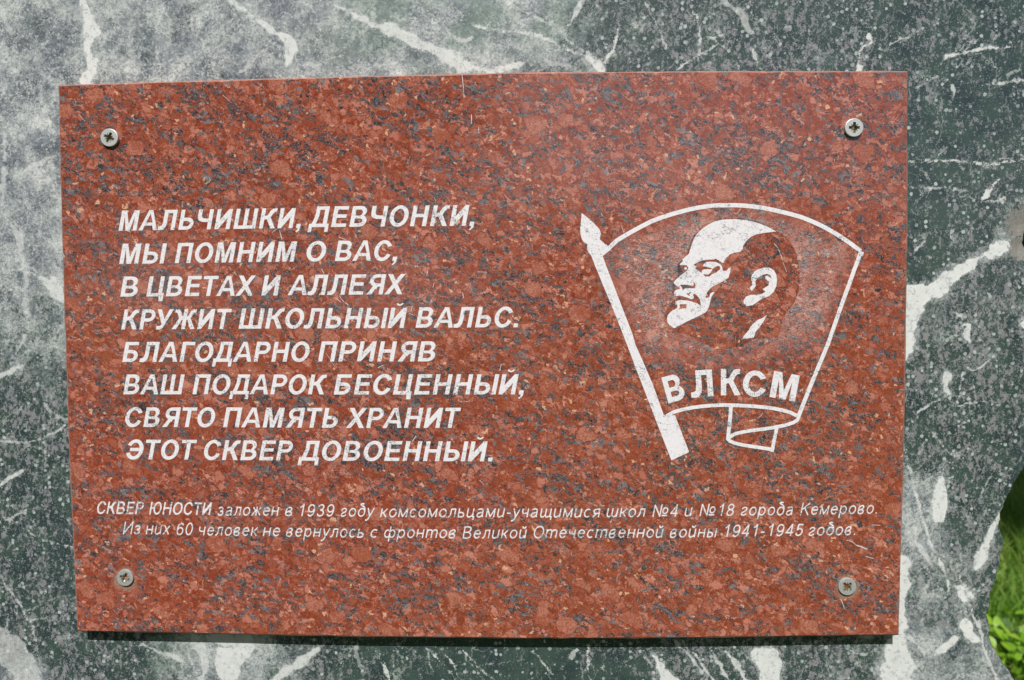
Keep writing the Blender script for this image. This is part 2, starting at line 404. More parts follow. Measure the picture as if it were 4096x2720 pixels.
def simple(name, c, rough=.5, metal=0.0, var=0.0, scale=40):
    m, k, b = new_mat(name)
    if var:
        geo = k.new('ShaderNodeNewGeometry')
        f = k.noise(geo.outputs['Position'], scale, 4, .65)[0]
        c2 = tuple(x * (1 - var) for x in c); c1 = tuple(min(1, x * (1 + var)) for x in c)
        k.put(b.inputs['Base Color'], k.mix(k.mr(f, .3, .7), c2, c1))
    else: b.inputs['Base Color'].default_value = (*c, 1)
    b.inputs['Roughness'].default_value = rough; b.inputs['Metallic'].default_value = metal
    return m

M_gran = mat_granite(); M_sawn_highlit = mat_sawn_highlit(); M_frost = mat_frost()
M_paint = mat_paint(.08, 'white_paint'); M_paint_s = mat_paint(.40, 'worn_white_paint')
M_marb = mat_marble()
M_zinc = simple('zinc_steel', (.56, .57, .56), .48, .55, .10, 900)
M_rec = simple('yellowed_zinc', (.24, .24, .15), .42, .5, .3, 1500)

# ================================================================== MARBLE STONE
def fr(x0, y0, f): return lambda pts: [(x0 + p[0] * f, y0 + p[1] * f) + tuple(p[2:]) for p in pts]
a = .5932
Z1, Z2, Z3 = fr(0, 0, a), fr(1400, 0, a), fr(2696, 0, a)
Z4, Z5, Z6, Z7, Z8 = fr(0, 900, a), fr(2696, 1790, a), fr(0, 1790, a), fr(2696, 900, a), fr(1400, 1790, a)
# veins: (points (x,y,width in photo px), strength)
veins = [
 ([(335,-60,20),(335,0,20),(350,47,30),(367,107,40),(360,154,52),(350,200,54),(356,255,52),(353,297,52),(347,345,34),(340,420,20)], 1),
 ([(900,-40,20),(925,0,22),(1008,60,22),(1068,107,28),(1127,142,46),(1160,172,56),(1157,213,36),(1145,262,18)], .85),
 ([(1175,190,16),(1188,260,10),(1190,320,6)], .6), ([(1127,142,10),(1060,200,16),(990,260,12),(950,300,12)], .5),
 ([(1340,20,20),(1400,50,26),(1460,80,34),(1548,119,36),(1637,154,40),(1697,184,40),(1780,220,44),(1850,255,48),(1905,277,48),(2000,279,34),(2080,258,34)], .8),
 ([(1780,100,8),(1800,140,16),(1850,170,24),(1880,150,16)], .6),
 ([(1892,107,8),(1993,119,9),(2112,136,12),(2189,154,18),(2260,196,24),(2325,219,22),(2373,243,32),(2402,278,40)], .9),
 ([(2030,10,8),(2064,30,10),(2171,77,14),(2254,142,12),(2325,196,12),(2408,250,18)], .75),
 ([(2340,-40,26),(2331,0,28),(2302,59,26),(2284,95,12),(2240,110,8)], .75),
 ([(2468,119,10),(2462,178,15),(2432,237,12),(2404,265,14)], .85),
 ([(2790,60,4),(2797,107,6),(2797,273,6)], .8), ([(2700,275,8),(2755,245,8),(2832,202,8),(2874,172,9)], .8),
 ([(2797,160,5),(2904,142,8),(2981,107,8)], .8), ([(2767,0,5),(2780,60,5),(2797,107,5)], .8),
 ([(2900,0,36),(2970,60,30),(3005,130,18)], .45), ([(3004,202,10),(3028,249,26),(3052,290,26)], .75),
 ([(3473,142,22),(3492,156,24),(3462,180,8),(3443,190,8),(3436,225,9),(3432,262,18),(3436,292,26)], .9),
 ([(3560,170,8),(3640,140,8),(3680,120,5)], .6),
 (Z3([(1800,425,10),(1830,385,14),(1890,362,12),(1990,350,14),(2110,328,12),(2260,315,8)]), .9), (Z3([(2070,580,5),(2200,560,6),(2360,535,7)]), .8),
 (Z3([(1590,1090,8),(1660,1080,12),(1750,1080,8),(1900,1080,7),(2100,1100,7),(2200,1105,9),(2290,1080,10),(2400,1070,6)]), .85),
 (Z3([(2190,1200,8),(2140,1275,14),(2100,1330,26),(2070,1340,10)]), .9), (Z3([(2110,1355,6),(2180,1345,12),(2240,1335,8)]), .8),
 (Z3([(1960,340,8),(2000,300,12),(2040,260,6)]), .5),(Z3([(1630,580,8),(1800,500,8),(1990,420,6)]), .4),
 (Z3([(1610,1270,6),(1850,1265,6),(2000,1280,5)]), .55), (Z3([(1870,560,8),(1895,600,16),(1885,650,10)]), .7),
 (Z7([(1610,180,10),(1640,150,14),(1690,110,10)]), .8), (Z7([(1880,30,14),(1870,60,22),(1885,100,18)]), .55),
 (Z7([(1950,680,8),(2000,660,16),(1990,700,26),(1965,740,30),(1990,775,18)]), .85),
 (Z7([(1840,1005,30),(1845,1050,36),(1830,1100,32),(1865,1140,18)]), .85), (Z7([(1870,1130,12),(1740,1200,10),(1650,1265,8)]), .7),
 (Z7([(1970,960,14),(2040,985,12),(2100,930,8),(2140,880,5)]), .75), (Z7([(1950,1000,8),(1920,1160,8),(1900,1220,8),(1930,1215,6),(2100,1190,6)]), .7),
 (Z7([(2020,1050,6),(2030,1130,8),(2035,1200,8)]), .7), (Z7([(1720,1380,8),(1800,1480,8),(1900,1580,6)]), .65),
 (Z7([(1880,590,10),(1920,620,14),(1940,650,8)]), .6), (Z7([(1700,1440,8),(1650,1560,8)]), .4),
 (Z5([(1545,0,10),(1580,120,12),(1610,220,14),(1640,330,14),(1665,430,14),(1690,560,14),(1730,670,16),(1790,760,14),(1830,850,18),(1850,930,16),(1850,990,12)]), .85),
 (Z5([(1815,110,6),(1805,200,26),(1800,280,36),(1795,370,48),(1785,440,50),(1775,490,24)]), .95),
 (Z5([(2250,400,16),(2200,465,24),(2150,560,30),(2110,660,36),(2070,740,34),(2030,820,20)]), .9),
 (Z5([(1930,860,10),(1960,960,10),(2000,1090,12),(2050,1190,14),(2080,1300,14),(2095,1400,14),(2140,1500,16),(2180,1568,16),(2260,1660,14)]), .8),
 (Z5([(1905,1290,24),(1840,1340,40),(1790,1380,24),(1740,1405,10)]), .9), (Z5([(1580,1265,26),(1640,1320,30),(1700,1400,22)]), .6),
 (Z5([(1620,640,18),(1680,700,24),(1740,790,18),(1780,860,10)]), .6), (Z5([(1740,560,8),(1700,640,10)]), .5),
 (Z5([(1960,980,10),(2020,1000,10),(2060,940,5)]), .4), (Z5([(1870,0,6),(1930,80,8),(2000,150,6)]), .6), (Z5([(2140,180,5),(2110,240,10),(2080,310,6)]), .6),
 (Z5([(1640,1000,12),(1720,900,10),(1750,860,6)]), .4),
 (Z5([(150,1380,10),(210,1480,16),(270,1600,20)]), .8), (Z5([(250,1375,8),(300,1450,14),(340,1520,22),(380,1600,20)]), .7), (Z5([(340,1370,14),(420,1450,30),(490,1580,26)]), .75),
 (Z5([(1180,1360,10),(1260,1400,24),(1340,1360,14)]), .5),
 (Z5([(60,1300,20),(110,1400,8)]), .5),
 (Z6([(0,870,14),(50,950,12),(100,1010,10),(150,1110,14),(205,1180,16),(240,1290,12),(255,1380,8)]), .7),
 (Z6([(-20,285,16),(30,250,24),(80,200,24),(150,150,14)]), .75), (Z6([(70,480,14),(120,450,16),(180,410,10)]), .6),
 (Z6([(20,460,6),(110,530,6),(250,600,8),(400,650,6),(500,680,5)]), .6), (Z6([(220,1100,5),(330,1020,5),(480,1000,5)]), .3),
 (Z6([(-20,1250,90),(60,1350,110),(130,1440,120),(200,1568,130)]), .42), (Z6([(-20,1270,20),(60,1380,18),(130,1470,16),(230,1568,14)]), .5),
 (Z6([(1270,1340,14),(1290,1440,12),(1350,1568,16)]), .6), (Z6([(1850,1568,30),(1960,1490,44),(2050,1420,46),(2140,1350,26)]), .75),
 (Z6([(960,1335,14),(1040,1360,24),(1150,1400,30),(1230,1440,16)]), .6),(Z6([(1350,1350,50),(1390,1450,46),(1370,1568,60)]), .6), (Z6([(380,1300,20),(470,1250,12)]), .25),
 (Z8([(520,1345,8),(580,1400,9),(650,1480,10),(730,1580,9)]), .95), (Z8([(615,1345,9),(680,1440,12),(705,1500,10),(745,1580,9)]), .95),
 (Z8([(765,1365,8),(850,1465,9),(930,1530,8),(990,1600,7)]), .95), (Z8([(1598,1340,8),(1603,1400,12),(1600,1480,9),(1630,1590,8)]), .95),
 (Z8([(180,1375,9),(215,1450,11),(240,1500,12),(275,1600,10)]), .8), (Z8([(1225,1365,5),(1310,1460,6),(1410,1568,5)]), .7), (Z8([(1510,1380,22),(1495,1430,16)]), .5),
 (Z8([(2035,1395,10),(2080,1450,22),(2115,1510,50),(2160,1590,60)]), .9), (Z8([(2200,1300,24),(2290,1400,30),(2370,1500,30)]), .6), (Z8([(1960,1370,8),(2040,1480,8),(2060,1568,8)]), .5),
 (Z8([(1690,1490,6),(1750,1540,6)]), .5), (Z8([(50,1365,30),(30,1430,12),(110,1500,8)]), .35),(Z8([(930,1465,6),(1080,1440,5)]), .4),
 (Z4([(-20,318,10),(40,300,10),(100,295,10),(180,312,10),(250,345,12),(310,380,14),(420,500,10)]), .8),
 (Z4([(270,340,30),(330,390,60),(390,450,44),(430,510,16)]), .75), (Z4([(70,0,30),(130,80,36),(145,200,30),(170,330,26),(175,430,26),(165,550,24),(200,620,10)]), .45),
 (Z4([(165,740,18),(150,810,12),(120,860,10),(80,890,8)]), .6), (Z4([(-20,1035,20),(40,1005,24),(90,970,20),(150,955,12)]), .75),
 (Z4([(-20,1455,6),(80,1462,9),(180,1460,7),(300,1440,7),(400,1400,10),(440,1350,8)]), .65), (Z4([(300,1205,20),(350,1270,16),(450,1315,12)]), .5),
 (Z4([(170,560,6),(260,640,6),(420,720,5)]), .3), (Z4([(20,780,10),(110,760,8)]), .3),
 (Z1([(-10,1260,16),(60,1240,10),(180,1150,16),(280,1085,24),(390,1040,18)]), .55), (Z1([(10,780,14),(35,900,20),(30,1080,14)]), .5), (Z1([(20,1160,24),(25,1290,34),(10,1390,20)]), .5),
 (Z1([(-10,40,16),(60,180,22),(100,280,12)]), .35), (Z1([(0,290,8),(120,400,14),(200,470,8)]), .3), (Z1([(1060,300,14),(1055,400,22),(1040,490,18)]), .35),
 (Z1([(860,270,8),(880,350,14)]), .3), (Z1([(1240,260,8),(1200,330,12)]), .25), (Z1([(1680,440,20),(1730,370,18),(1750,340,8)]), .5), (Z1([(2010,440,10),(2120,440,16),(2300,380,20)]), .45),
 (Z2([(210,440,12),(290,440,14),(370,390,8)]), .5), (Z2([(1290,390,10),(1380,430,26),(1480,430,18)]), .4), (Z2([(2340,260,10),(2350,400,8)]), .6), (Z2([(1990,20,5),(2060,150,8),(2130,320,6)]), .6),
]
patches = [
 (Z7([(1540,420),(1590,395),(1650,380),(1740,395),(1800,335),(1880,295),(1960,250),(2060,200),(2140,140),(2230,78),(2285,105),(2305,150),(2250,185),(2180,215),(2090,225),(2010,300),(1940,370),(1880,420),(1830,460),(1740,500),(1685,560),(1655,650),(1625,760),(1595,850),(1570,920),(1530,900)]), 1),
 (Z7([(2350,560),(2420,540),(2420,750),(2340,735)]), 1),
 (Z5([(1500,740),(1560,715),(1600,725),(1592,850),(1578,1000),(1575,1120),(1570,1255),(1490,1290)]), .95),
 (Z5([(1880,935),(1910,930),(1950,925),(1948,990),(1975,1070),(1955,1065),(1915,1015)]), 1), (Z5([(1965,980),(2000,985),(2015,1020),(1995,1020)]), 1),
 (Z5([(1925,1160),(1960,1135),(2010,1180),(2035,1240),(2060,1300),(2050,1330),(2005,1340),(1965,1300),(1930,1210)]), 1),
 (Z5([(1440,1265),(1560,1265),(1575,1350),(1640,1460),(1640,1520),(1580,1600),(1400,1600),(1385,1480),(1410,1400)]), .9),
 (Z5([(500,1385),(560,1350),(650,1345),(700,1380),(725,1440),(750,1520),(720,1600),(580,1600),(550,1480)]), .9),
 (Z6([(1420,1335),(1500,1325),(1620,1335),(1720,1330),(1690,1400),(1640,1470),(1580,1600),(1500,1600),(1450,1500)]), .85),
 (Z6([(1280,1200),(1330,1250),(1330,1350),(1290,1350)]), .6), (Z6([(1380,1240),(1720,1240),(1700,1350),(1420,1350)]), .8),
]
def W2(px):                       # photo px on the marble plane -> metres (x, z)
    q = on_plane(px, 0.0); return q[:, [0, 2]]
MM = 0.18                         # millimetres per photo pixel on the stone, near enough

vis = W2([(-60, -60), (4160, -60), (4160, 2780), (-60, 2780)])
X0, X1 = vis[:, 0].min(), vis[:, 0].max(); Zb, Zt = vis[:, 1].min(), vis[:, 1].max()
# right-hand silhouette from the photograph
sil = [(4225,-420),(4190,-200),(4205,0),(4170,250),(4190,500),(4150,700),(4135,860),(4108,930),(4102,942),(4100,960),(4103,975),(4110,988),(4132,1060),(4150,1250),(4160,1450),(4150,1700),(4118,1840),
 (4096,1885),(4083,1908),(4072,1925),(4060,1942),(4052,1962),(4036,1985),(4030,2005),(4022,2030),(4012,2042),(4008,2052),(4004,2085),(4003,2098),(4008,2118),(4016,2140),(4021,2156),(4021,2172),(4015,2182),(4014,2200),(4009,2222),
 (4008,2238),(4010,2252),(4005,2264),(3999,2275),(3993,2298),(3989,2325),(3983,2346),(3976,2362),(3968,2378),(3964,2400),(3966,2425),(3961,2440),(3955,2460),(3958,2478),(3964,2510),(3968,2522),(3963,2532),(3964,2548),(3975,2578),
 (3986,2605),(4004,2635),(4020,2655),(4034,2672),(4048,2692),(4060,2722),(4080,2760),(4120,2820),(4190,2950),(4300,3400),(4330,4500),(4300,6500)]
sw = W2(sil); o_ = np.argsort(sw[:, 1]); sz, sx = sw[o_, 1], sw[o_, 0]
GZ = -0.80                        # ground level, metres below the plaque's centre
def rag(t, s): return .0011 * np.sin(t * 310 + s) + .0007 * np.sin(t * 840 + 2 * s) + .0005 * np.sin(t * 1900 + 3 * s)
nd = 740; zd = 500
us = np.concatenate([np.linspace(-.62, X0 - .004, 40), np.linspace(X0, X1, nd)])
u = (us - us[0]) / (us[-1] - us[0])
zs = np.concatenate([np.linspace(GZ - .05, Zb - .006, 40), np.linspace(Zb, Zt, zd), np.linspace(Zt + .004, .5, 24)])
nu, nv = len(u), len(zs)
v01 = (zs - zs[0]) / (zs[-1] - zs[0])
top = .50 + .05 * np.sin(us * 7 + 1) + .02 * np.sin(us * 23) + .008 * np.sin(us * 71) - .10 * np.clip((us - .2) / .3, 0, 1) ** 2
ZZ = np.empty((nv, nu)); XX = np.empty((nv, nu))
for i in range(nv):
    t = max(0, (zs[i] - Zt) / (.5 - Zt))
    ZZ[i] = zs[i] + t * (top - .5)
xl = -.66 + .03 * np.sin(ZZ[:, 0] * 9) + .012 * np.sin(ZZ[:, 0] * 31)
xr = np.interp(ZZ[:, -1], sz, sx) + rag(ZZ[:, -1], 0.3) * .35
for i in range(nv):
    XX[i] = xl[i] + u * (xr[i] - xl[i])
P2 = np.stack([XX.ravel(), ZZ.ravel()], 1)
YY = np.zeros(nv * nu)
# rounded arris at the broken right edge and a chipped crust
def seg_dist(P, a, b):
    ab = b - a; L2 = (ab ** 2).sum() + 1e-12
    t = np.clip(((P - a) @ ab) / L2, 0, 1)
    return np.linalg.norm(P - (a + t[:, None] * ab), axis=1), t
def vnoise(P, wl, seed):
    """smooth 2-D value noise, -1..1; wl = wavelength in metres"""
    g = np.random.default_rng(seed); T_ = g.uniform(-1, 1, (256, 256))
    q_ = P / wl + 1000; i_ = np.floor(q_).astype(int); f_ = q_ - i_; f_ = f_ * f_ * (3 - 2 * f_)
    a0 = i_[:, 0] % 256; b0_ = i_[:, 1] % 256; a1_ = (a0 + 1) % 256; b1_ = (b0_ + 1) % 256
    return (T_[a0, b0_] * (1 - f_[:, 0]) + T_[a1_, b0_] * f_[:, 0]) * (1 - f_[:, 1]) + (T_[a0, b1_] * (1 - f_[:, 0]) + T_[a1_, b1_] * f_[:, 0]) * f_[:, 1]
def warp_f(s0): return sum(amp * vnoise(P2, wl, s0 + i_) for i_, (wl, amp) in enumerate(((.020, .0006), (.009, .0007), (.0045, .0007), (.0024, .0007))))
P2o = P2.copy(); P2 = P2 + np.stack([warp_f(100), warp_f(200)], 1)
wmod = 1 + .55 * vnoise(P2o, .012, 300) + .45 * vnoise(P2o, .005, 301)
br_ = random.Random(8)
for pts, st in list(veins):
    for i_ in range(len(pts) - 1):
        (x_0, y_0, w0_), (x_1, y_1, w1_) = pts[i_], pts[i_ + 1]
        L_ = math.hypot(x_1 - x_0, y_1 - y_0)
        for _ in range(int(L_ / 60 + br_.random())):
            if max(w0_, w1_) < 7 or br_.random() < .35: continue
            t_ = br_.random(); a_ = math.atan2(y_1 - y_0, x_1 - x_0) + br_.choice((-1, 1)) * br_.uniform(.35, 1.1); l_ = br_.uniform(30, 120)
            bx_, by_ = x_0 + (x_1 - x_0) * t_, y_0 + (y_1 - y_0) * t_
            m_ = a_ + br_.uniform(-.5, .5)
            veins.append(([(bx_, by_, 6), (bx_ + l_ * .5 * math.cos(a_), by_ + l_ * .5 * math.sin(a_), 6), (bx_ + l_ * math.cos(m_), by_ + l_ * math.sin(m_), 3)], st * br_.uniform(.3, .6)))
vein = np.full(len(P2), -12.0); strong = np.zeros(len(P2)); halo = np.zeros(len(P2)); best = np.full(len(P2), -99.0)
jr = random.Random(5)
for pts, st in veins:
    arr = np.array(pts, float)
    arr[:, 2] = np.where(arr[:, 2] > 30, arr[:, 2], arr[:, 2] * (.72 if arr[:, 1].mean() > 2560 else .80))
    xy = arr[:, :2]
    # resample with a little wander
    sm = smooth_poly(xy, 2, False); wsm = smooth_poly(np.stack([arr[:, 2], arr[:, 2]], 1), 2, False)[:, 0]
    W = W2(sm); lo = W.min(0) - .016; hi = W.max(0) + .016
    idx = np.where(((P2 > lo) & (P2 < hi)).all(1))[0]
    if not len(idx): continue
    Q = P2[idx]; d = np.full(len(Q), -99.0)
    for i in range(len(W) - 1):
        dd, t = seg_dist(Q, W[i], W[i + 1])
        hw = (wsm[i] * (1 - t) + wsm[i + 1] * t) * MM / 2
        hw = np.maximum(hw * wmod[idx], .50)
        d = np.maximum(d, hw - dd * 1000)
    m = d > best[idx]
    best[idx[m]] = d[m]; vein[idx[m]] = np.maximum(d[m], -12); strong[idx[m]] = st
    halo[idx] = np.maximum(halo[idx], st * np.exp(-np.clip(-d, 0, 99) / 3.0) * min(1, wsm.mean() / 25))
for pts, st in patches:
    W = W2([p[:2] for p in pts]); W = smooth_poly(W, 1)
    lo = W.min(0) - .016; hi = W.max(0) + .016
    idx = np.where(((P2 > lo) & (P2 < hi)).all(1))[0]
    Q = P2[idx]; d = np.full(len(Q), 99.0)
    for i in range(len(W)):
        d = np.minimum(d, seg_dist(Q, W[i], W[(i + 1) % len(W)])[0] * 1000)
    d = np.where(in_poly(Q, W), d, -d) + 1.6 * vnoise(P2o[idx], .008, 400) + 1.2 * vnoise(P2o[idx], .0038, 401) - .5
    m = d > best[idx]
    best[idx[m]] = d[m]; vein[idx[m]] = np.clip(d[m], -12, 6); strong[idx[m]] = st
    halo[idx] = np.maximum(halo[idx], st * np.exp(-np.clip(-d, 0, 99) / 4.0))
# broad mineral zones: (px x, y, light, speckle, green)
zones = np.array([
 (0,0,.72,.3,.1),(300,120,.70,.3,.1),(600,120,.66,.3,.1),(900,200,.62,.2,0),(1150,80,.86,.2,0),(1300,250,.80,.2,.5),(1600,60,.78,.2,.9),(1600,250,.62,.3,.6),(1900,60,.74,.3,1),(2000,220,.72,.3,.3),
 (2200,60,.60,.5,.9),(2250,240,.52,.6,.5),(2450,60,.30,.8,.4),(2550,200,.26,.8,.4),(2750,60,.20,.9,.3),(2900,180,.28,.9,.5),(3100,60,.22,.9,.3),(3250,220,.30,.9,.5),(3400,80,.10,.9,.2),(3600,200,.02,.75,.2),(3800,60,.0,.8,.2),(4050,60,.0,.7,.2),
 (3700,400,.02,.7,.2),(3950,420,.0,.55,.2),(3700,700,.0,.55,.2),(4000,650,.0,.7,.2),(3900,900,.05,.75,.2),(4060,900,.5,.6,0),(3720,1000,-.05,.45,.3),(3950,1150,.28,1.0,.4),(3800,1300,.32,1.0,.5),(4000,1400,.12,1.0,.4),(3750,1550,.12,.95,.4),
 (3950,1650,.02,.95,.3),(4050,1600,.05,.9,.3),(3720,1800,.15,.9,.3),(3900,1850,.05,.9,.3),(4030,1900,.0,.8,.3),(3850,2050,.05,.9,.4),(3950,2150,.05,.95,.3),(3680,2000,.7,.5,.2),(3700,2150,.62,.5,.1),(3800,2300,.34,1.0,.6),(3900,2250,.40,1.0,.3),(3950,2350,.18,.9,.2),
 (3700,2400,.42,.9,.7),(3850,2500,.40,.9,.5),(3900,2650,.5,.9,.4),(3680,2560,.62,.6,.2),(3750,2700,.62,.7,.3),(4050,2700,.45,1,.1),
 (3400,2650,.32,.9,.3),(3200,2650,.16,.9,.5),(2950,2680,.26,.9,.4),(2750,2680,.10,1.0,.6),(2600,2660,.18,.8,.4),(2450,2660,-.12,.5,.1),(2200,2660,-.25,.25,0),(1900,2660,-.22,.3,0),(1600,2660,-.12,.45,.2),(1450,2650,.0,.6,.3),(1300,2650,.10,.85,.9),(1150,2660,.45,.7,.6),
 (1000,2640,.62,.4,.2),(820,2650,.70,.4,.1),(680,2660,.45,.9,1),(520,2650,.10,.9,.9),(350,2660,.02,.95,.3),(200,2500,.06,.95,.3),(80,2560,.25,.9,.1),(100,2700,.55,.6,0),(100,2350,.02,.9,.4),(250,2250,.12,.8,.7),(100,2150,.05,.8,.3),(60,1950,.12,.8,.3),(200,2000,.12,.85,.3),
 (200,1800,.16,.9,.5),(80,1780,.06,.9,.4),(100,1650,.06,1.0,.6),(220,1700,.10,1.0,.4),(50,1560,.36,.9,.5),(200,1560,.34,.8,.8),(120,1450,.5,.5,.6),(220,1350,.52,.4,.4),(50,1350,.52,.4,.3),(80,1200,.58,.4,.5),(200,1200,.62,.4,.2),(60,1050,.70,.3,0),(200,1050,.80,.3,0),
 (60,900,.76,.2,0),(180,800,.80,.2,0),(80,650,.74,.2,0),(180,600,.72,.2,0),(80,450,.68,.3,0),(200,420,.66,.3,0),(100,250,.70,.3,0),
 (-700,1000,.5,.6,.3),(-700,-300,.5,.5,.3),(1500,-700,.4,.6,.5),(3500,-700,.05,.8,.3),(-600,3400,.2,.8,.4),(1500,3600,.1,.8,.4),(3500,3600,.3,.8,.4),(1500,1400,.3,.7,.4),(2800,1400,.2,.7,.4)], float)
zp = W2(zones[:, :2])
# evaluate on a coarse lattice, then interpolate bilinearly
gx = np.linspace(P2[:, 0].min() - .01, P2[:, 0].max() + .01, 160); gz = np.linspace(P2[:, 1].min() - .01, P2[:, 1].max() + .01, 160)
GX, GZZ = np.meshgrid(gx, gz)
D = ((GX[..., None] - zp[:, 0]) ** 2 + (GZZ[..., None] - zp[:, 1]) ** 2) + 1.2e-4
Wt = D ** -1.9; Wt /= Wt.sum(-1, keepdims=True)
fld = Wt @ zones[:, 2:]
P2 = P2o
fx = (P2[:, 0] - gx[0]) / (gx[1] - gx[0]); fz = (P2[:, 1] - gz[0]) / (gz[1] - gz[0])
ix = fx.astype(int); iz = fz.astype(int); tx = (fx - ix)[:, None]; tz = (fz - iz)[:, None]
Fv = (fld[iz, ix] * (1 - tx) + fld[iz, ix + 1] * tx) * (1 - tz) + (fld[iz + 1, ix] * (1 - tx) + fld[iz + 1, ix + 1] * tx) * tz
# broken crust near the dent in the right edge
bc = W2([(4082, 900), (4080, 985)])
P2 = P2o
brok = np.maximum(1 - np.linalg.norm((P2 - bc[0]) / (.009, .013), axis=1) * .5, 1 - np.linalg.norm((P2 - bc[1]) / (.007, .010), axis=1) * .5).clip(0, 1)
edge = (xr[:, None] - XX).ravel()
YY += .0028 * np.exp(-edge / .0009) + .004 * np.clip(brok - .45, 0, 1) * (1 + .5 * np.sin(P2[:, 0] * 2500) * np.sin(P2[:, 1] * 2100))

vid = np.arange(nv * nu).reshape(nv, nu)
q = np.stack([vid[:-1, :-1], vid[:-1, 1:], vid[1:, 1:], vid[1:, :-1]], -1).reshape(-1, 4)
ring = np.concatenate([vid[0, :], vid[1:, -1], vid[-1, -2::-1], vid[-2:0:-1, 0]])
V3 = np.stack([XX.ravel(), YY, ZZ.ravel()], 1)
rp = V3[ring]; cen = np.array([-.05, 0, -.15]); nr = len(ring)
verts = [V3]; faces = q.tolist(); prev = ring; base = len(V3)
arc = np.cumsum(np.r_[0, np.linalg.norm(np.diff(rp, axis=0), axis=1)])
for j, dep in enumerate((.006, .018, .040, .075, .110, .14)):
    out = (rp - cen); out[:, 1] = 0; out /= np.linalg.norm(out, axis=1)[:, None]
    bulge = (-.004, -.007, -.012, -.014, -.020, -.045)[j]
    rr = .002 * np.sin(arc * 90 + j * 2.1) + .0016 * np.sin(arc * 260 + j)
    nvt = rp + out * (bulge + rr * (j > 0))[:, None]; nvt[:, 1] = dep + .003 * np.sin(arc * 50 + j)
    nvt[rp[:, 2] <= GZ - .049, 2] = GZ - .05
    verts.append(nvt); cur = np.arange(base, base + nr); base += nr
    nx = np.roll(np.arange(nr), -1)
    faces += np.stack([prev, cur, cur[nx], prev[nx]], 1).tolist()
    prev = cur
verts.append(np.array([[-.05, .14, -.15]])); ci = base
nx = np.roll(np.arange(nr), -1)
faces += np.stack([prev, np.full(nr, ci), prev[nx]], 1).tolist()
AV = np.vstack(verts)
me = bpy.data.meshes.new('marble_boulder')
me.from_pydata(AV.tolist(), [], faces); me.update()
extra_n = len(AV) - len(V3)
ringid = np.concatenate([np.tile(ring, 6), [0]])
for nm, arrv in (('vein', vein), ('strong', strong), ('halo', halo), ('light', Fv[:, 0]), ('speckle', Fv[:, 1]), ('green', Fv[:, 2]), ('brok', brok)):
    at = me.attributes.new(nm, 'FLOAT', 'POINT')
    at.data.foreach_set('value', np.concatenate([arrv, arrv[ringid]]).astype(np.float32))
me.polygons.foreach_set('use_smooth', [True] * len(me.polygons))
me.materials.append(M_marb)
stone = bpy.data.objects.new('marble_boulder', me); C.objects.link(stone)
tag(stone, 'large polished green and grey marble slab with white veins behind the red plaque', 'memorial stone')

# ================================================================== PLAQUE
plaque = bpy.data.objects.new('memorial_plaque', None); C.objects.link(plaque)
plaque.empty_display_size = .05
tag(plaque, 'red granite memorial plaque with white Cyrillic lettering screwed to the marble stone', 'plaque')
def part(o): o.parent = plaque; return o
edges = [[(230,338),(700,323),(1400,304),(2100,288),(2800,283),(3633,282)], [(3633,282),(3633,900),(3619,1800),(3597,2543)],
         [(3597,2543),(2700,2555),(2100,2557),(1400,2550),(307,2527)], [(307,2527),(273,1820),(243,900),(230,338)]]
ol = []
for e in edges:
    e = np.array(e, float)
    for i in range(len(e) - 1):
        for t in np.linspace(0, 1, 12, endpoint=False): ol.append(e[i] * (1 - t) + e[i + 1] * t)
ol = on_plane(np.array(ol), -T); n = len(ol)
cen = ol.mean(0); half = np.array([.3, 1, .2])
def inset(P, d):
    q = P.copy(); q[:, 0] -= np.sign(P[:, 0] - cen[0]) * np.minimum(d, np.abs(P[:, 0] - cen[0]) * d / .3); q[:, 2] -= np.sign(P[:, 2] - cen[2]) * np.minimum(d, np.abs(P[:, 2] - cen[2]) * d / .2); return q
r0 = inset(ol, .0013)
r1 = ol + np.array([0, .0012, 0])
rv = .00012
r1[:, [0, 2]] += rng.normal(0, rv, (n, 2)); r0[:, [0, 2]] += rng.normal(0, rv, (n, 2))
r2 = ol.copy(); r2[:, 1] = -.0006
r3 = inset(r2, .0006); r3[:, 1] = -.0002
vv = np.vstack([r0, r1, r2, r3]); ff = [list(range(n))[::1]]
for j in range(3):
    for i in range(n): ff.append((j * n + i, (j + 1) * n + i, (j + 1) * n + (i + 1) % n, j * n + (i + 1) % n))
ff.append([3 * n + i for i in range(n)][::-1])
slab = link_mesh('granite_slab', vv, ff, M_gran)
slab.data.materials.append(M_sawn_highlit)
for p_ in slab.data.polygons:
    if 0 < p_.index < len(ff) - 1: p_.material_index = 1
import bmesh
bmm = bmesh.new(); bmm.from_mesh(slab.data); bmesh.ops.recalc_face_normals(bmm, faces=bmm.faces); bmm.to_mesh(slab.data); bmm.free()
part(slab)

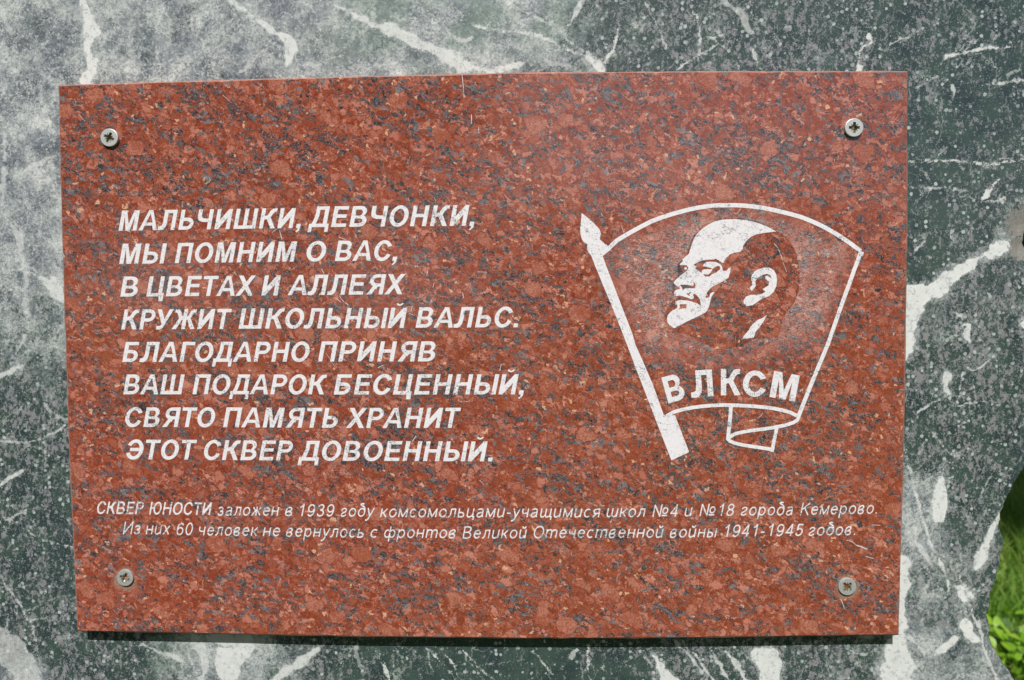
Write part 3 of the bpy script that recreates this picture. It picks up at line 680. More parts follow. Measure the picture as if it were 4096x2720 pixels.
# ------------------------------------------------------------------ glyphs (em units, cap height .716)
CAP = .716
def Rc(x0, y0, x1, y1): return [(x0, y0), (x1, y0), (x1, y1), (x0, y1)]
def El(cx, cy, rx, ry, n=36): return [(cx + rx * math.cos(2 * math.pi * i / n), cy + ry * math.sin(2 * math.pi * i / n)) for i in range(n)]
def Bowl(x0, cy, xs, rx, ry, n=14):   # right-hand bowl: box from x0 to xs then half ellipse
    return [(x0, cy - ry), (xs, cy - ry)] + [(xs + rx * math.sin(math.pi * i / n), cy - ry * math.cos(math.pi * i / n)) for i in range(1, n)] + [(xs, cy + ry), (x0, cy + ry)]
def mirror(sh, w): return [(s, [(w - x, y) for x, y in p]) for s, p in sh]
def SO(cx, cy, rx, ry, v, h): return [(1, El(cx, cy, rx, ry)), (-1, El(cx, cy, rx - v, ry - h))]
def caps(ch, v, h):
    L = .07; P = []
    def stem(x): return (1, Rc(x, 0, x + v, CAP))
    if ch == 'О': return .78, SO(.39, .358, .35, .37, v * 1.02, h * 1.02)
    if ch == 'Ю':
        return .98, [stem(L), (1, Rc(L + v - .01, .358 - h / 2, .45, .358 + h / 2))] + SO(.63, .358, .30, .37, v, h)
    if ch in 'СЭ':
        s = SO(.385, .358, .345, .37, v * 1.02, h * 1.02)
        s.append((-1, [(.50, .46), (.60, .50), (.85, .56), (.85, .16), (.62, .235), (.50, .27)]))
        if ch == 'Э':
            s = mirror(s, .77); s.append((1, Rc(.20, .358 - h * .48, .60, .358 + h * .48)))
            return .75, s
        return .74, s
    if ch == 'В':
        return .74, [(1, Rc(L, 0, .36, CAP)), (1, Bowl(L, CAP - .185, .40, .225, .185)), (1, Bowl(L, .205, .41, .265, .205)),
                     (-1, Bowl(L + v, (CAP - h + .335 + h * .42) / 2, .38, .225 - v * .83, (CAP - h - .335 - h * .42) / 2)), (-1, Bowl(L + v, (h + .335 - h * .38) / 2 + .0, .39, .265 - v * .88, (.335 - h * .38 - h) / 2))]
    if ch in 'РЯ':
        s = [stem(L), (1, Bowl(L, CAP - .22, .39, .25, .22)), (-1, Bowl(L + v, CAP - .22, .38, .25 - v * .88, .22 - h))]
        if ch == 'Р': return .68, s
        s.append((1, [(.30, .30), (.30 + v * .3, .18), (.36 + v * .2, .20), (.50, 0), (.50 + v * 1.22, 0), (.50, .29)]))
        return .74, mirror(s, .76)
    if ch == 'Р': return .68, s
    if ch in 'ЬЫБ':
        s = [stem(L), (1, Bowl(L, .215, .38, .255, .215)), (-1, Bowl(L + v, .215, .37, .255 - v * .9, .215 - h))]
        if ch == 'Б': return .72, s + [(1, Rc(L, CAP - h, .60, CAP))]
        if ch == 'Ы': return .90, s + [(1, Rc(.72, 0, .72 + v, CAP))]
        return .70, s
    if ch == 'Н': return .74, [stem(L), stem(.67 - v), (1, Rc(L + v * .5, .37 - h / 2, .67 - v * .5, .37 + h / 2))]
    if ch == 'П': return .74, [stem(L), stem(.67 - v), (1, Rc(L, CAP - h, .67, CAP))]
    if ch == 'Г': return .57, [stem(L), (1, Rc(L, CAP - h, .56, CAP))]
    if ch == 'Т': return .62, [(1, Rc(.31 - v / 2, 0, .31 + v / 2, CAP)), (1, Rc(.02, CAP - h, .60, CAP))]
    if ch == 'Е': return .67, [stem(L), (1, Rc(L, 0, .62, h)), (1, Rc(L, CAP - h, .61, CAP)), (1, Rc(L, .375 - h / 2, .575, .375 + h / 2))]
    if ch in 'ИЙ':
        s = [stem(L), stem(.67 - v), (1, [(L + v * .25, 0), (L + v * .95, 0), (.67 - v * .25, CAP), (.67 - v * .95, CAP)])]
        s[2] = (1, [(L, 0), (L + v * .9, 0), (.67 - v * .45, .50), (.67, CAP), (.67 - v * .9, CAP), (L + v * .45, .216)])
        if ch == 'Й':
            s += [(1, El(.37, .90, .135, .115)), (-1, Rc(.0, .88, .9, 1.1)), (-1, El(.37, .90, .07, .06))]
        return .74, s
    if ch == 'Ш': return 1.0, [stem(L), stem(.50 - v / 2), stem(.93 - v), (1, Rc(L, 0, .93, h))]
    if ch == 'Ц': return .76, [stem(L), stem(.67 - v), (1, Rc(L, 0, .67, h)), (1, [(.64 - v * .5, 0), (.70, 0), (.74, h), (.70, h), (.71, -.17), (.71 - v * .8, -.17)]), (1, Rc(.74 - v * .85, -.17, .74, h * .98)) ]
    if ch == 'Ч': return .71, [stem(.64 - v), (1, [(L - .02, CAP), (L - .02 + v, CAP), (L - .02 + v, .47), (L + v * 1.25, .40), (L + v * 1.9, .385), (.64 - v * .5, .385), (.64 - v * .5, .385 - h), (.28, .385 - h), (.15, .30), (.075, .36), (L - .02, .45)])]
    if ch == 'Л': return .74, [stem(.67 - v), (1, Rc(.20, CAP - h, .67, CAP)), (1, [(.17, CAP), (.17 + v, CAP), (.17 + v, .26), (.17 + v * .85, .12), (.17 + v * .4, .02), (.17 - v * .1, -.01), (.0, 0), (.0, h), (.08, h * 1.05), (.14, .17), (.17, .30)])]
    if ch == 'Д': return .76, [(1, Rc(0, 0, .74, h)), (1, Rc(0, -.17, v * .82, h * .9)), (1, Rc(.74 - v * .82, -.17, .74, h * .9)), (1, Rc(.66 - v, 0, .66, CAP)), (1, Rc(.20, CAP - h, .66, CAP)),
                               (1, [(.185, CAP), (.185 + v * .92, CAP), (.185 + v * .92, .40), (.165 + v * .7, .18), (.12 + v * .6, .04), (.06, .04), (.13, .22), (.18, .40)])]
    if ch == 'А':
        return .74, [(1, [(0, 0), (.29, CAP), (.29 + v * 1.05, CAP), (.73, 0), (.73 - v * 1.06, 0), (.73 - v * 1.06 - .058, .165), (.16 + v * .35 - .0, .165), (v * 1.02, 0)]),
                     (-1, [(.205 + v * .25, .165 + h * .92), (.535 - v * .30 + .02, .165 + h * .92), (.37, CAP - .13)])]
    if ch == 'М': return .85, [stem(L), stem(.78 - v), (1, [(L, CAP), (L + v * 1.35, CAP), (.425, .24), (.425 + .0, 0), (.425 - v * .52, 0), (L + v, .52), (L + v * .5, .5)]), (1, [(.78, CAP), (.78 - v * 1.35, CAP), (.425, .24), (.425, 0), (.425 + v * .52, 0), (.78 - v, .52), (.78 - v * .5, .5)])]
    if ch == 'К': return .72, [stem(L), (1, [(L + v * .8, .44), (.33, .47), (.42, .63), (.50, .70), (.68, CAP), (.68, CAP - h), (.60, CAP - h * 1.05), (.535, .52), (.46, .39), (L + v * .8, .30)]),
                               (1, [(.30, .40), (.46, .40), (.70, 0), (.70 - v * 1.15, 0), (.33, .32), (.25, .34)])]
    if ch == 'Ж':
        r = [(1, [(.5, .44), (.62, .47), (.69, .62), (.76, .70), (.93, CAP), (.93, CAP - h), (.86, CAP - h * 1.05), (.80, .52), (.74, .39), (.5, .30)]), (1, [(.58, .40), (.73, .40), (.97, 0), (.97 - v * 1.15, 0), (.62, .32)])]
        return 1.0, [(1, Rc(.5 - v / 2, 0, .5 + v / 2, CAP))] + r + mirror(r, 1.0)
    if ch == 'Х': return .70, [(1, [(0, 0), (v * 1.18, 0), (.68, CAP), (.68 - v * 1.18, CAP)]), (1, [(0 + .01, CAP), (v * 1.18 + .01, CAP), (.69, 0), (.69 - v * 1.18, 0)])]
    if ch == 'У': return .66, [(1, [(0, CAP), (v * 1.12, CAP), (.37, .30), (.31, .15), (.25, .2)]), (1, [(.66, CAP), (.66 - v * 1.08, CAP), (.27, .20), (.22, .13), (.16, h * .95), (.06, h), (.06, 0), (.20, -.012), (.31, .03), (.385, .16)])]
    if ch == '.': return .28, [(1, Rc(.06, 0, .06 + v * 1.05, v * .92))]
    if ch == ',': return .28, [(1, Rc(.06, 0, .06 + v * 1.05, v * .92)), (1, [(.06 + v * 1.05, v * .5), (.06 + v * 1.05, -.02), (.06 + v * .85, -.09), (.06 + v * .3, -.16), (.06, -.13), (.06 + v * .4, -.06), (.06 + v * .5, .01)])]
    raise KeyError(ch)

# small italic letters: strokes
def arc(cx, cy, rx, ry, a0, a1, n=14): return [(cx + rx * math.cos(R(a0 + (a1 - a0) * i / n)), cy + ry * math.sin(R(a0 + (a1 - a0) * i / n))) for i in range(n + 1)]
X = .519
def small(ch):
    m = X / 2; o = [arc(.27, m, .21, m - .04, 0, 360, 24)]
    S = {
     'о': (.55, o), 'а': (.55, [arc(.25, .42, .17, .07, 160, 0) + [(.42, .30), (.42, .12), (.45, .02)], [(.42, .31), (.25, .28)] + arc(.23, .15, .16, .12, 90, 300, 10) + [(.42, .16)]]),
     'в': (.53, [arc(.24, .14, .18, .115, -180, 180, 20), [(.06, .14), (.06, .30), (.10, .42), (.22, .48), (.34, .48), (.40, .40), (.34, .30), (.20, .27)]]),
     'г': (.46, [[(.05, .38), (.12, .47), (.24, .48), (.34, .46), (.37, .38), (.32, .30), (.15, .21), (.05, .13), (.07, .06), (.18, .03), (.30, .05), (.38, .12)]]),
     'д': (.55, o + [[(.48, m), (.47, .42), (.40, .55), (.30, .62), (.17, .68), (.12, .72), (.20, .76), (.36, .74)]]),
     'е': (.55, [[(.08, .28), (.47, .28)] , arc(.27, m, .20, m - .04, 5, 325, 20)]),
     'ж': (.70, [[(.34, .02), (.34, X)], [(.04, .02), (.22, .25), (.34, .27), (.46, .25), (.64, .02)], [(.08, .50), (.2, .36), (.34, .27), (.48, .36), (.62, .50)]]),
     'з': (.46, [[(.05, .40), (.12, .47), (.24, .48), (.34, .44), (.36, .36), (.30, .29), (.18, .27)], [(.18, .27), (.34, .24), (.39, .15), (.33, .06), (.20, .03), (.09, .06), (.03, .14)]]),
     'и': (.55, [[(.07, X), (.07, .15), (.12, .05), (.22, .03), (.35, .08), (.44, .18)], [(.44, X), (.44, .02)]]),
     'к': (.48, [[(.07, .02), (.07, X)], [(.07, .26), (.20, .27), (.42, .50)], [(.20, .27), (.42, .02)]]),
     'л': (.54, [[(.44, .02), (.44, .48), (.17, .48), (.16, .20), (.10, .06), (.0, .04)]]),
     'м': (.66, [[(.07, .02), (.07, .50), (.32, .05), (.57, .50), (.57, .02)]]),
     'н': (.55, [[(.07, .02), (.07, X)], [(.45, .02), (.45, X)], [(.07, .28), (.45, .28)]]),
     'р': (.56, [[(.07, -.20), (.07, X)], arc(.27, m, .20, m - .04, 180, -180, 22)]),
     'с': (.50, [arc(.26, m, .20, m - .04, 48, 312, 20)]),
     'т': (.82, [[(.07, .02), (.07, X)], [(.07, .36), (.16, .47), (.30, .48), (.40, .42), (.40, .02)], [(.40, .36), (.50, .47), (.64, .48), (.73, .42), (.73, .02)]]),
     'у': (.50, [[(.04, X), (.24, .04)], [(.46, X), (.24, .04), (.16, -.12), (.06, -.19), (-.02, -.17)]]),
     'ф': (.82, [[(.39, -.20), (.39, .70)], arc(.23, m, .17, m - .05, 0, 360, 20), arc(.55, m, .17, m - .05, 0, 360, 20)]),
     'х': (.48, [[(.02, .02), (.42, X)], [(.06, X), (.42, .02)]]),
     'ч': (.52, [[(.06, X), (.06, .34), (.12, .26), (.22, .25), (.42, .25)], [(.42, .02), (.42, X)]]),
     'ь': (.50, [[(.07, X), (.07, .04), (.28, .04), (.40, .08), (.42, .16), (.37, .25), (.26, .29), (.07, .29)]]),
     'ы': (.68, [[(.07, X), (.07, .04), (.26, .04), (.36, .08), (.38, .16), (.34, .25), (.24, .29), (.07, .29)], [(.58, .02), (.58, X)]]),
     'я': (.52, [[(.44, .02), (.44, .48), (.22, .48), (.10, .44), (.08, .35), (.12, .26), (.24, .23), (.44, .23)], [(.26, .23), (.06, .02)]]),
     '1': (.50, [[(.10, .52), (.22, .58), (.30, .70), (.30, .02)]]),
     '9': (.54, [arc(.26, .47, .19, .20, 0, 360, 22), [(.45, .47), (.45, .30), (.40, .12), (.28, .04), (.16, .05), (.08, .14)]]),
     '6': (.54, [arc(.27, .24, .19, .20, 0, 360, 22), [(.08, .24), (.08, .42), (.14, .60), (.26, .68), (.38, .66), (.45, .57)]]),
     '3': (.54, [[(.07, .53), (.13, .64), (.25, .68), (.38, .64), (.42, .53), (.36, .42), (.22, .38)], [(.22, .38), (.38, .35), (.46, .22), (.41, .09), (.27, .03), (.13, .07), (.06, .17)]]),
     '4': (.54, [[(.36, .02), (.36, .68), (.04, .20), (.48, .20)]]),
     '5': (.54, [[(.43, .66), (.15, .66), (.10, .36), (.24, .43), (.38, .39), (.45, .25), (.38, .10), (.26, .04), (.13, .06), (.05, .16)]]),
     '8': (.54, [arc(.26, .52, .17, .15, 0, 360, 20), arc(.26, .205, .20, .165, 0, 360, 22)]),
     '0': (.54, [arc(.26, .36, .20, .33, 0, 360, 26)]),
     '-': (.33, [[(.03, .25), (.27, .25)]]), '.': (.26, [[(.07, .05), (.15, .05)]]),
     'К': (.64, [[(.07, .0), (.07, CAP)], [(.07, .30), (.58, .70)], [(.25, .42), (.58, .0)]]),
     'В': (.64, [[(.08, .04), (.08, .68), (.36, .68), (.49, .62), (.50, .50), (.44, .40), (.32, .37), (.08, .37)], [(.32, .37), (.48, .34), (.56, .20), (.50, .08), (.38, .04), (.08, .04)]]),
     'О': (.74, [arc(.36, .358, .30, .33, 0, 360, 28)]),
     'И': (.70, [[(.08, CAP), (.08, .03), (.60, .70), (.60, .0)]]),
     '№': (1.08, [[(.06, .0), (.06, .68), (.50, .04), (.50, CAP)], arc(.80, .36, .16, .17, 0, 360, 18), [(.62, .08), (.98, .08)]]),
    }
    if ch == 'й':
        w_, s = small('и'); return w_, s + [[(.17, .70), (.20, .62), (.28, .60), (.36, .62), (.39, .70)]]
    if ch == 'ц':
        w_, s = small('и'); return .57, s + [[(.44, .05), (.52, .05), (.50, -.13)]]
    if ch == 'ш': return .80, [[(.07, X), (.07, .14), (.12, .05), (.22, .03), (.32, .08), (.38, .16)], [(.38, X), (.38, .14), (.43, .05), (.52, .03), (.63, .08), (.70, .18)], [(.70, X), (.70, .02)]]
    if ch == 'щ':
        w_, s = small('ш'); return .82, s + [[(.70, .05), (.79, .05), (.77, -.13)]]
    return S[ch]

_cache = {}
def glyph(ch, style):
    key = (ch, style)
    if key in _cache: return _cache[key]
    if style in ('big', 'bold', 'emb'):
        v, h = {'big': (.154, .120), 'bold': (.118, .100), 'emb': (.168, .136)}[style]
        adv, sh = caps(ch, v, h)
    else:
        adv, st = small(ch); sh = []
        wd = .082
        for s in st:
            s = np.array(s, float)
            if len(s) == 2: s = np.array([s[0], (s[0] + s[1]) / 2, s[1]])
            # segments with round joints
            for i in range(len(s) - 1):
                a_, b_ = s[i], s[i + 1]; t = (b_ - a_); L_ = np.linalg.norm(t)
                if L_ < 1e-6: continue
                nn = np.array([-t[1], t[0]]) / L_ * wd / 2
                sh.append((1, [tuple(a_ + nn), tuple(a_ - nn), tuple(b_ - nn), tuple(b_ + nn)]))
            for p_ in s[1:-1] if len(s) < 12 else []: sh.append((1, El(p_[0], p_[1], wd / 2, wd / 2, 8)))
    V, F = painter(sh)
    _cache[key] = (adv, V, F); return _cache[key]

PAINT_Y = -T - .0002
def sheet(name, px, F, mat, parent, y=PAINT_Y):
    V = on_plane(px, y); F = face_front(V, F)
    return link_mesh(name, V, F, mat, parent)

def word(text, xl, xr, bl, br, cap, style, tail='', track=0.0, obj_each=True, mat=None, shx=None):
    """set a word between photo pixels xl..xr on a baseline bl..br, cap height cap px"""
    sy = cap / CAP
    sh = .205 - (.035 - .051 * ((xl + xr) / 2 - 250) / 3350) if shx is None else shx
    gl = []; x = 0
    for ch in text + tail:
        adv, V, F = glyph(ch, style)
        gl.append((ch, x, V, F)); x += adv + track
    body = gl[:len(text)]
    def ext(s):
        lo = min((s * (g[1] + g[2][:, 0]) + sy * sh * g[2][:, 1]).min() for g in body)
        hi = max((s * (g[1] + g[2][:, 0]) + sy * sh * g[2][:, 1]).max() for g in body)
        return lo, hi
    a_, b_ = sy * .3, sy * 2.5
    for _ in range(40):
        m_ = (a_ + b_) / 2; lo, hi = ext(m_)
        if hi - lo > xr - xl: b_ = m_
        else: a_ = m_
    s = (a_ + b_) / 2; lo, _h = ext(s); out = []
    allp, allf, k_ = [], [], 0
    for ch, gx_, V, F in gl:
        X_ = s * (gx_ + V[:, 0]) + sy * sh * V[:, 1] - lo + xl
        Bz = bl + (br - bl) * (X_ - xl) / (xr - xl)
        P_ = np.stack([X_, Bz - sy * V[:, 1]], 1)
        if obj_each: out.append(sheet('letter', P_, F, mat, plaque))
        else: allp.append(P_); allf.append(F + k_); k_ += len(P_)
    return (out if obj_each else (np.vstack(allp), np.vstack(allf)))

big = [('МАЛЬЧИШКИ', 474, 1184, 923, 912, 80.5, ','), ('ДЕВЧОНКИ', 1230, 1878, 909, 903, 83, ','),
 ('МЫ', 477, 668, 1055.5, 1054, 80.5, ''), ('ПОМНИМ', 699, 1189, 1052.6, 1046, 80.5, ''), ('О', 1226, 1305, 1045.5, 1045, 80.5, ''), ('ВАС', 1339, 1568, 1044, 1043, 81.5, ','),
 ('В', 481, 552, 1186.7, 1186.5, 80.5, ''), ('ЦВЕТАХ', 585, 1024, 1186, 1182.4, 80.5, ''), ('И', 1045, 1124, 1182, 1182, 80.5, ''), ('АЛЛЕЯХ', 1150, 1623, 1181, 1176.7, 81, ''),
 ('КРУЖИТ', 485, 928, 1318, 1315.5, 80, ''), ('ШКОЛЬНЫЙ', 954, 1629, 1314.8, 1312, 81, ''), ('ВАЛЬС', 1662, 2052, 1311, 1309, 82, '.'),
 ('БЛАГОДАРНО', 489, 1238.5, 1447.8, 1446.7, 80, ''), ('ПРИНЯВ', 1272, 1742, 1446, 1445.7, 80.5, ''),
 ('ВАШ', 493, 739, 1577.3, 1577.3, 79.5, ''), ('ПОДАРОК', 770, 1308, 1577, 1577.7, 79.5, ''), ('БЕСЦЕННЫЙ', 1335, 2075, 1578.4, 1577.7, 81, ','),
 ('СВЯТО', 501, 861, 1707.5, 1708.5, 78.5, ''), ('ПАМЯТЬ', 892, 1351, 1709, 1711.4, 79.5, ''), ('ХРАНИТ', 1383, 1844, 1712, 1711.4, 80.5, ''),
 ('ЭТОТ', 504.5, 788, 1837.3, 1838.4, 79, ''), ('СКВЕР', 816, 1171.6, 1839.5, 1842, 79.5, ''), ('ДОВОЕННЫЙ', 1190, 1950.7, 1842.5, 1845.5, 79.5, '.')]
for t_, xl_, xr_, bl_, br_, cp, tl in big:
    word(t_, xl_, xr_, bl_, br_, cp, 'big', tl, .012, True, M_paint)

smalls = [[('СКВЕР', 388.5, 576, 2055.4, 2057, 50, '', 'bold'), ('ЮНОСТИ', 596, 848.5, 2057.5, 2060, 50, '', 'bold'), ('заложен', 869, 1117, 2063, 2064, 50, '', 's'), ('в', 1140, 1170.5, 2064, 2064, 50, '', 's'),
 ('1939', 1201, 1338, 2066, 2066.5, 50, '', 's'), ('году', 1362, 1499, 2067, 2068, 50, '', 's'), ('комсомольцами-учащимися', 1520, 2402, 2070, 2070.5, 50, '', 's'), ('школ', 2426, 2583, 2069, 2069, 50, '', 's'),
 ('№4', 2609, 2712, 2068, 2067, 50, '', 's'), ('и', 2738.6, 2770.5, 2066, 2066, 50, '', 's'), ('№18', 2797.6, 2938, 2065, 2064, 50, '', 's'), ('города', 2963, 3172.6, 2063, 2062, 50, '', 's'), ('Кемерово', 3200, 3495.7, 2060.7, 2055.5, 50, '.', 's')],
 [('Из', 491.7, 561.4, 2136.5, 2137, 50, '', 's'), ('них', 582.8, 681, 2138, 2139, 50, '', 's'), ('60', 706, 772, 2141, 2141, 50, '', 's'), ('человек', 796, 1032, 2142.5, 2145, 50, '', 's'), ('не', 1051, 1121, 2146, 2146, 50, '', 's'),
 ('вернулось', 1144, 1455, 2147, 2151.5, 50, '', 's'), ('с', 1482, 1510, 2152, 2152, 50, '', 's'), ('фронтов', 1536.5, 1823, 2152.5, 2153.5, 50, '', 's'), ('Великой', 1849.6, 2108, 2155, 2154.3, 50, '', 's'),
 ('Отечественной', 2135, 2655, 2153.5, 2151.5, 50, '', 's'), ('войны', 2679, 2869.5, 2151.5, 2149.7, 50, '', 's'), ('1941-1945', 2901.5, 3214.6, 2148.5, 2144, 50, '', 's'), ('годов', 3234, 3406.7, 2144, 2140.8, 50, '.', 's')]]
for row in smalls:
    for t_, xl_, xr_, bl_, br_, cp, tl, sty in row:
        P_, F_ = word(t_, xl_, xr_, bl_, br_, cp, sty, tl, .08 if sty == 's' else .02, False)
        o = sheet('inscription_word', P_, F_, M_paint_s, plaque)

# ------------------------------------------------------------------ emblem
ZA, ZB, ZC, ZD = fr(2300, 780, .38265), fr(2620, 850, .38265), fr(2500, 1380, .33884), fr(2900, 780, .38265)
ZY, ZZ_ = fr(2650, 900, .15944), fr(2650, 1100, .15944)
pole = ZA([(70,188),(62,280),(55,350),(57,400),(66,450),(90,490),(130,515),(128,545),(130,580),(145,605),(168,630),(210,740),(300,960),(360,1100),(480,1400)]) + ZC([(25,0),(130,280),(250,590),(400,980),(548,1362),(758,1265),(690,1090),(590,830),(500,828),(462,838),(330,470),(200,165),(125,0)]) + \
       ZA([(600,1450),(480,1140),(400,930),(330,750),(284,622),(318,585),(318,520),(290,488),(262,468),(262,445),(270,400),(255,358),(200,298),(130,235)])
V, F = painter([(1, pole)]); sheet('flagpole', V, F, M_paint, plaque)
TH = 17.2
topl = ZA([(262,632),(295,606),(350,560),(395,515),(440,475),(520,425),(600,380),(700,325),(800,275),(900,236),(1000,204),(1100,176),(1200,150),(1300,130),(1400,116),(1500,107)]) + ZD([(0,108),(100,106),(200,111),(300,121),(400,135),(500,155),(600,178),(700,203),(800,232),(900,272),(1000,316),(1100,370),(1200,430),(1300,498),(1420,588)])
rt = ZD([(1420,588),(1300,930),(1180,1260),(1075,1560)]) + ZC([(2361,130),(2280,300),(2160,590),(2045,860)])
rt = [ZD([(1420,595)])[0], ZD([(1345,800)])[0], ZD([(1225,1130)])[0], ZD([(1075,1560)])[0], ZC([(2190,480)])[0], ZC([(2045,850)])[0]]
flag = [(1, ZA([(262,575),(325,515),(372,560),(288,632)])), (1, stroke(np.array(topl), TH)), (1, stroke(np.array(rt), 16.0))]
V, F = painter(flag + [(1, ZD([(1395,560),(1452,602),(1440,640),(1390,600)]))]); banner = sheet('banner_outline', V, F, M_paint, plaque, PAINT_Y - .00004)
c1 = ZC([(470,850),(520,822),(580,790),(680,762),(800,738),(900,725),(1020,714),(1150,709),(1280,711),(1400,716),(1500,722),(1650,735),(1750,748),(1850,768),(1950,795),(2030,835)])
c2 = ZC([(2055,840),(2035,885),(1990,915),(1900,945),(1780,970),(1650,990),(1500,1008),(1400,1025),(1300,1048),(1240,1085),(1218,1110)])
c3 = ZC([(1250,720),(1245,820),(1235,930),(1222,1030),(1215,1125)])
c4 = ZC([(1212,1105),(1240,1135),(1300,1160),(1400,1182),(1550,1205),(1750,1235)])
c5 = ZC([(1735,1262),(1750,1180),(1770,1080),(1793,975)])
rib = [(1, stroke(np.array(c), t_)) for c, t_ in ((c1, 14.5), (c2, 14), (c3, 15), (c4, 14), (c5, 14))]
V, F = painter(rib); sheet('ribbon_curl', V, F, M_paint, banner, PAINT_Y - .00008)
face = ZB([(1268,198),(1180,150),(1080,110),(960,80),(830,68),(700,75),(620,95),(560,125),(500,165),(460,200),(430,235),(405,280),(385,330),(368,380),(356,430),(320,460),(288,490),(290,510),(256,542),(268,550),(330,551),(348,575),(338,605),(300,635),(240,680),(200,722)]) + \
  ZZ_([(280,205),(350,270),(440,330),(435,350),(340,370),(290,425),(285,480),(305,535),(360,525),(430,515),(500,530),(560,550),(640,575),(700,600),(740,610),(780,580),(790,560),(765,500),(790,470),(850,500),(900,560),(940,610),(950,690),(965,755),(930,755),(880,715),(800,690),(720,660),(620,640),(520,635),(430,628),(360,650),(340,700),(375,755),(375,810),(340,845),(250,890),(180,950),(130,1010),(115,1100),(125,1190),(170,1250),(240,1300),(285,1335),(320,1325),(500,1225),(700,1125),(850,1060),(1000,980),(1070,945),(1120,890),(1170,780),(1200,650),(1230,540),(1280,470),(1310,435),(1250,430),(1195,470),(1180,540),(1150,560),(1085,585),(1090,510),(1120,430),(1170,370),(1240,300),(1330,250),(1450,195),(1510,160)]) + \
  ZB([(731,707),(770,680),(785,620),(790,575),(772,580),(748,605),(708,610),(703,527),(716,525),(732,490),(780,440),(830,420),(890,412),(915,385),(920,350),(960,290),(1010,250),(1060,228),(1130,215)])
D1 = ZY([(775,1000),(870,940),(1000,890),(1100,870),(1200,868),(1290,865),(1350,840),(1370,868),(1420,890),(1500,950),(1600,950),(1600,1150),(1510,1150),(1505,1090),(1490,1040),(1460,995),(1400,960),(1350,930),(1200,918),(1100,930),(1040,970),(1015,1035),(1100,1045),(1220,1078),(1245,1110),(1030,1110),(990,1150),(975,1210),(920,1160),(850,1110),(830,1070),(870,1045),(820,1020)])
D2 = ZY([(1030,1235),(1040,1270),(1080,1290),(1180,1295),(1230,1240),(1340,1200),(1400,1140),(1450,1110),(1440,1040),(1380,1020),(1330,1060),(1250,1100),(1245,1130),(1200,1200),(1150,1245)])
D3 = ZZ_([(440,245),(560,240),(700,260),(770,270),(790,215),(760,185),(795,180),(825,230),(828,280),(805,335),(700,332),(600,335),(545,350),(510,395),(490,330)])
D4 = ZZ_([(595,455),(650,460),(690,430),(730,430),(670,480),(695,520),(640,510)])
D5 = ZZ_([(430,735),(615,730),(590,840),(500,840),(400,870),(435,820)])
dot = [(2620 + .38265 * 320 + 5.5 * math.cos(t * .7), 850 + .38265 * 585 + 5.5 * math.sin(t * .7)) for t in range(9)]
V, F = painter([(1, face), (-1, D1), (-1, D2), (-1, D3), (-1, D4), (-1, D5), (1, dot)])
port = sheet('portrait', V, F, M_paint, plaque)
ear = ZB([(990,790),(1005,770),(1020,755),(1005,700),(1010,660),(1040,615),(1090,590),(1150,575),(1200,577),(1245,605),(1268,650),(1275,710),(1268,770),(1240,830),(1190,875),(1120,900),(1070,935),(1020,970),(960,978),(928,955),(925,920),(950,880),(1000,860),(1060,862),(1110,855),(1155,830),(1125,800),(1160,780),(1188,760),(1192,720),(1155,700),(1150,670),(1175,655),(1222,695),(1205,655),(1170,640),(1120,655),(1070,685),(1048,720),(1055,765),(1040,785),(1012,822)])
V, F = painter([(1, ear)]); sheet('ear', V, F, M_paint, port)
coll = ZB([(1170,1070),(1130,1100),(1080,1120),(1040,1150),(1000,1190),(980,1230),(920,1300),(915,1322),(960,1318),(1035,1305),(1050,1250),(1100,1190),(1140,1130)])
V, F = painter([(1, coll)]); sheet('collar', V, F, M_paint, port)
# old paint runs and scratches
def fz(x0, y0): return fr(x0, y0, .35578)
sc_ = [([(1848,300),(1851,330),(1855,390)],3.4), ([(1884,455),(1888,492)],4), ([(1914,510),(1916,530)],3),
 (fz(460,800)([(750,25),(755,80)]),2.5), (fz(460,800)([(1768,368),(1800,340),(1832,320)]),3), (fz(460,800)([(1852,345),(1862,400),(1880,450)]),3.5),
 (fz(1280,1060)([(20,40),(45,95)]),3), (fz(1280,1060)([(1212,70),(1198,130)]),3), (fz(1280,1060)([(210,350),(260,400),(320,450)]),3.2), (fz(1280,1060)([(170,370),(232,412)]),2.6),
 (fz(1280,1060)([(1042,450),(1030,520)]),2.6), (fz(1280,1060)([(1000,545),(1062,572)]),3.2), (fz(1280,1060)([(1610,320),(1622,382)]),3), (fz(1280,1060)([(1780,75),(1880,92)]),2.6), (fz(1280,1060)([(1270,200),(1275,250)]),2.4),
 (fz(1280,1600)([(1078,405),(1062,450),(1030,470)]),4), (fz(1280,1340)([(655,368),(720,340)]),3.4), (fz(1280,1340)([(2040,335),(2008,392)]),3.4), (fz(1280,1340)([(60,200),(160,365)]),1.8),
 (fz(1280,780)([(1280,30),(1308,70)]),2.4), (fz(1280,780)([(215,470),(260,490),(300,500)]),3), (Z5([(1165,622),(1200,640),(1245,662)]),3), (Z5([(1235,660),(1300,684)]),6), (Z5([(1290,735),(1345,748)]),4), (Z5([(1130,1030),(1150,1085)]),3.4),
 (Z5([(1330,520),(1390,516)]),2.6), (ZC([(230,640),(265,632)]),5), (ZC([(1625,790),(1600,830),(1560,865)]),2.2), (ZD([(520,500),(560,570),(600,680)]),3.2), (ZD([(610,700),(650,800)]),2), (ZA([(490,310),(525,440)]),2),
 (ZD([(60,150),(110,210),(160,145)]),2.2), (ZD([(1395,55),(1430,35)]),3.4), (Z1([(520,770),(570,815)]),2), (Z1([(1500,640),(1560,690)]),2), (Z8([(880,220),(905,250)]),2)]
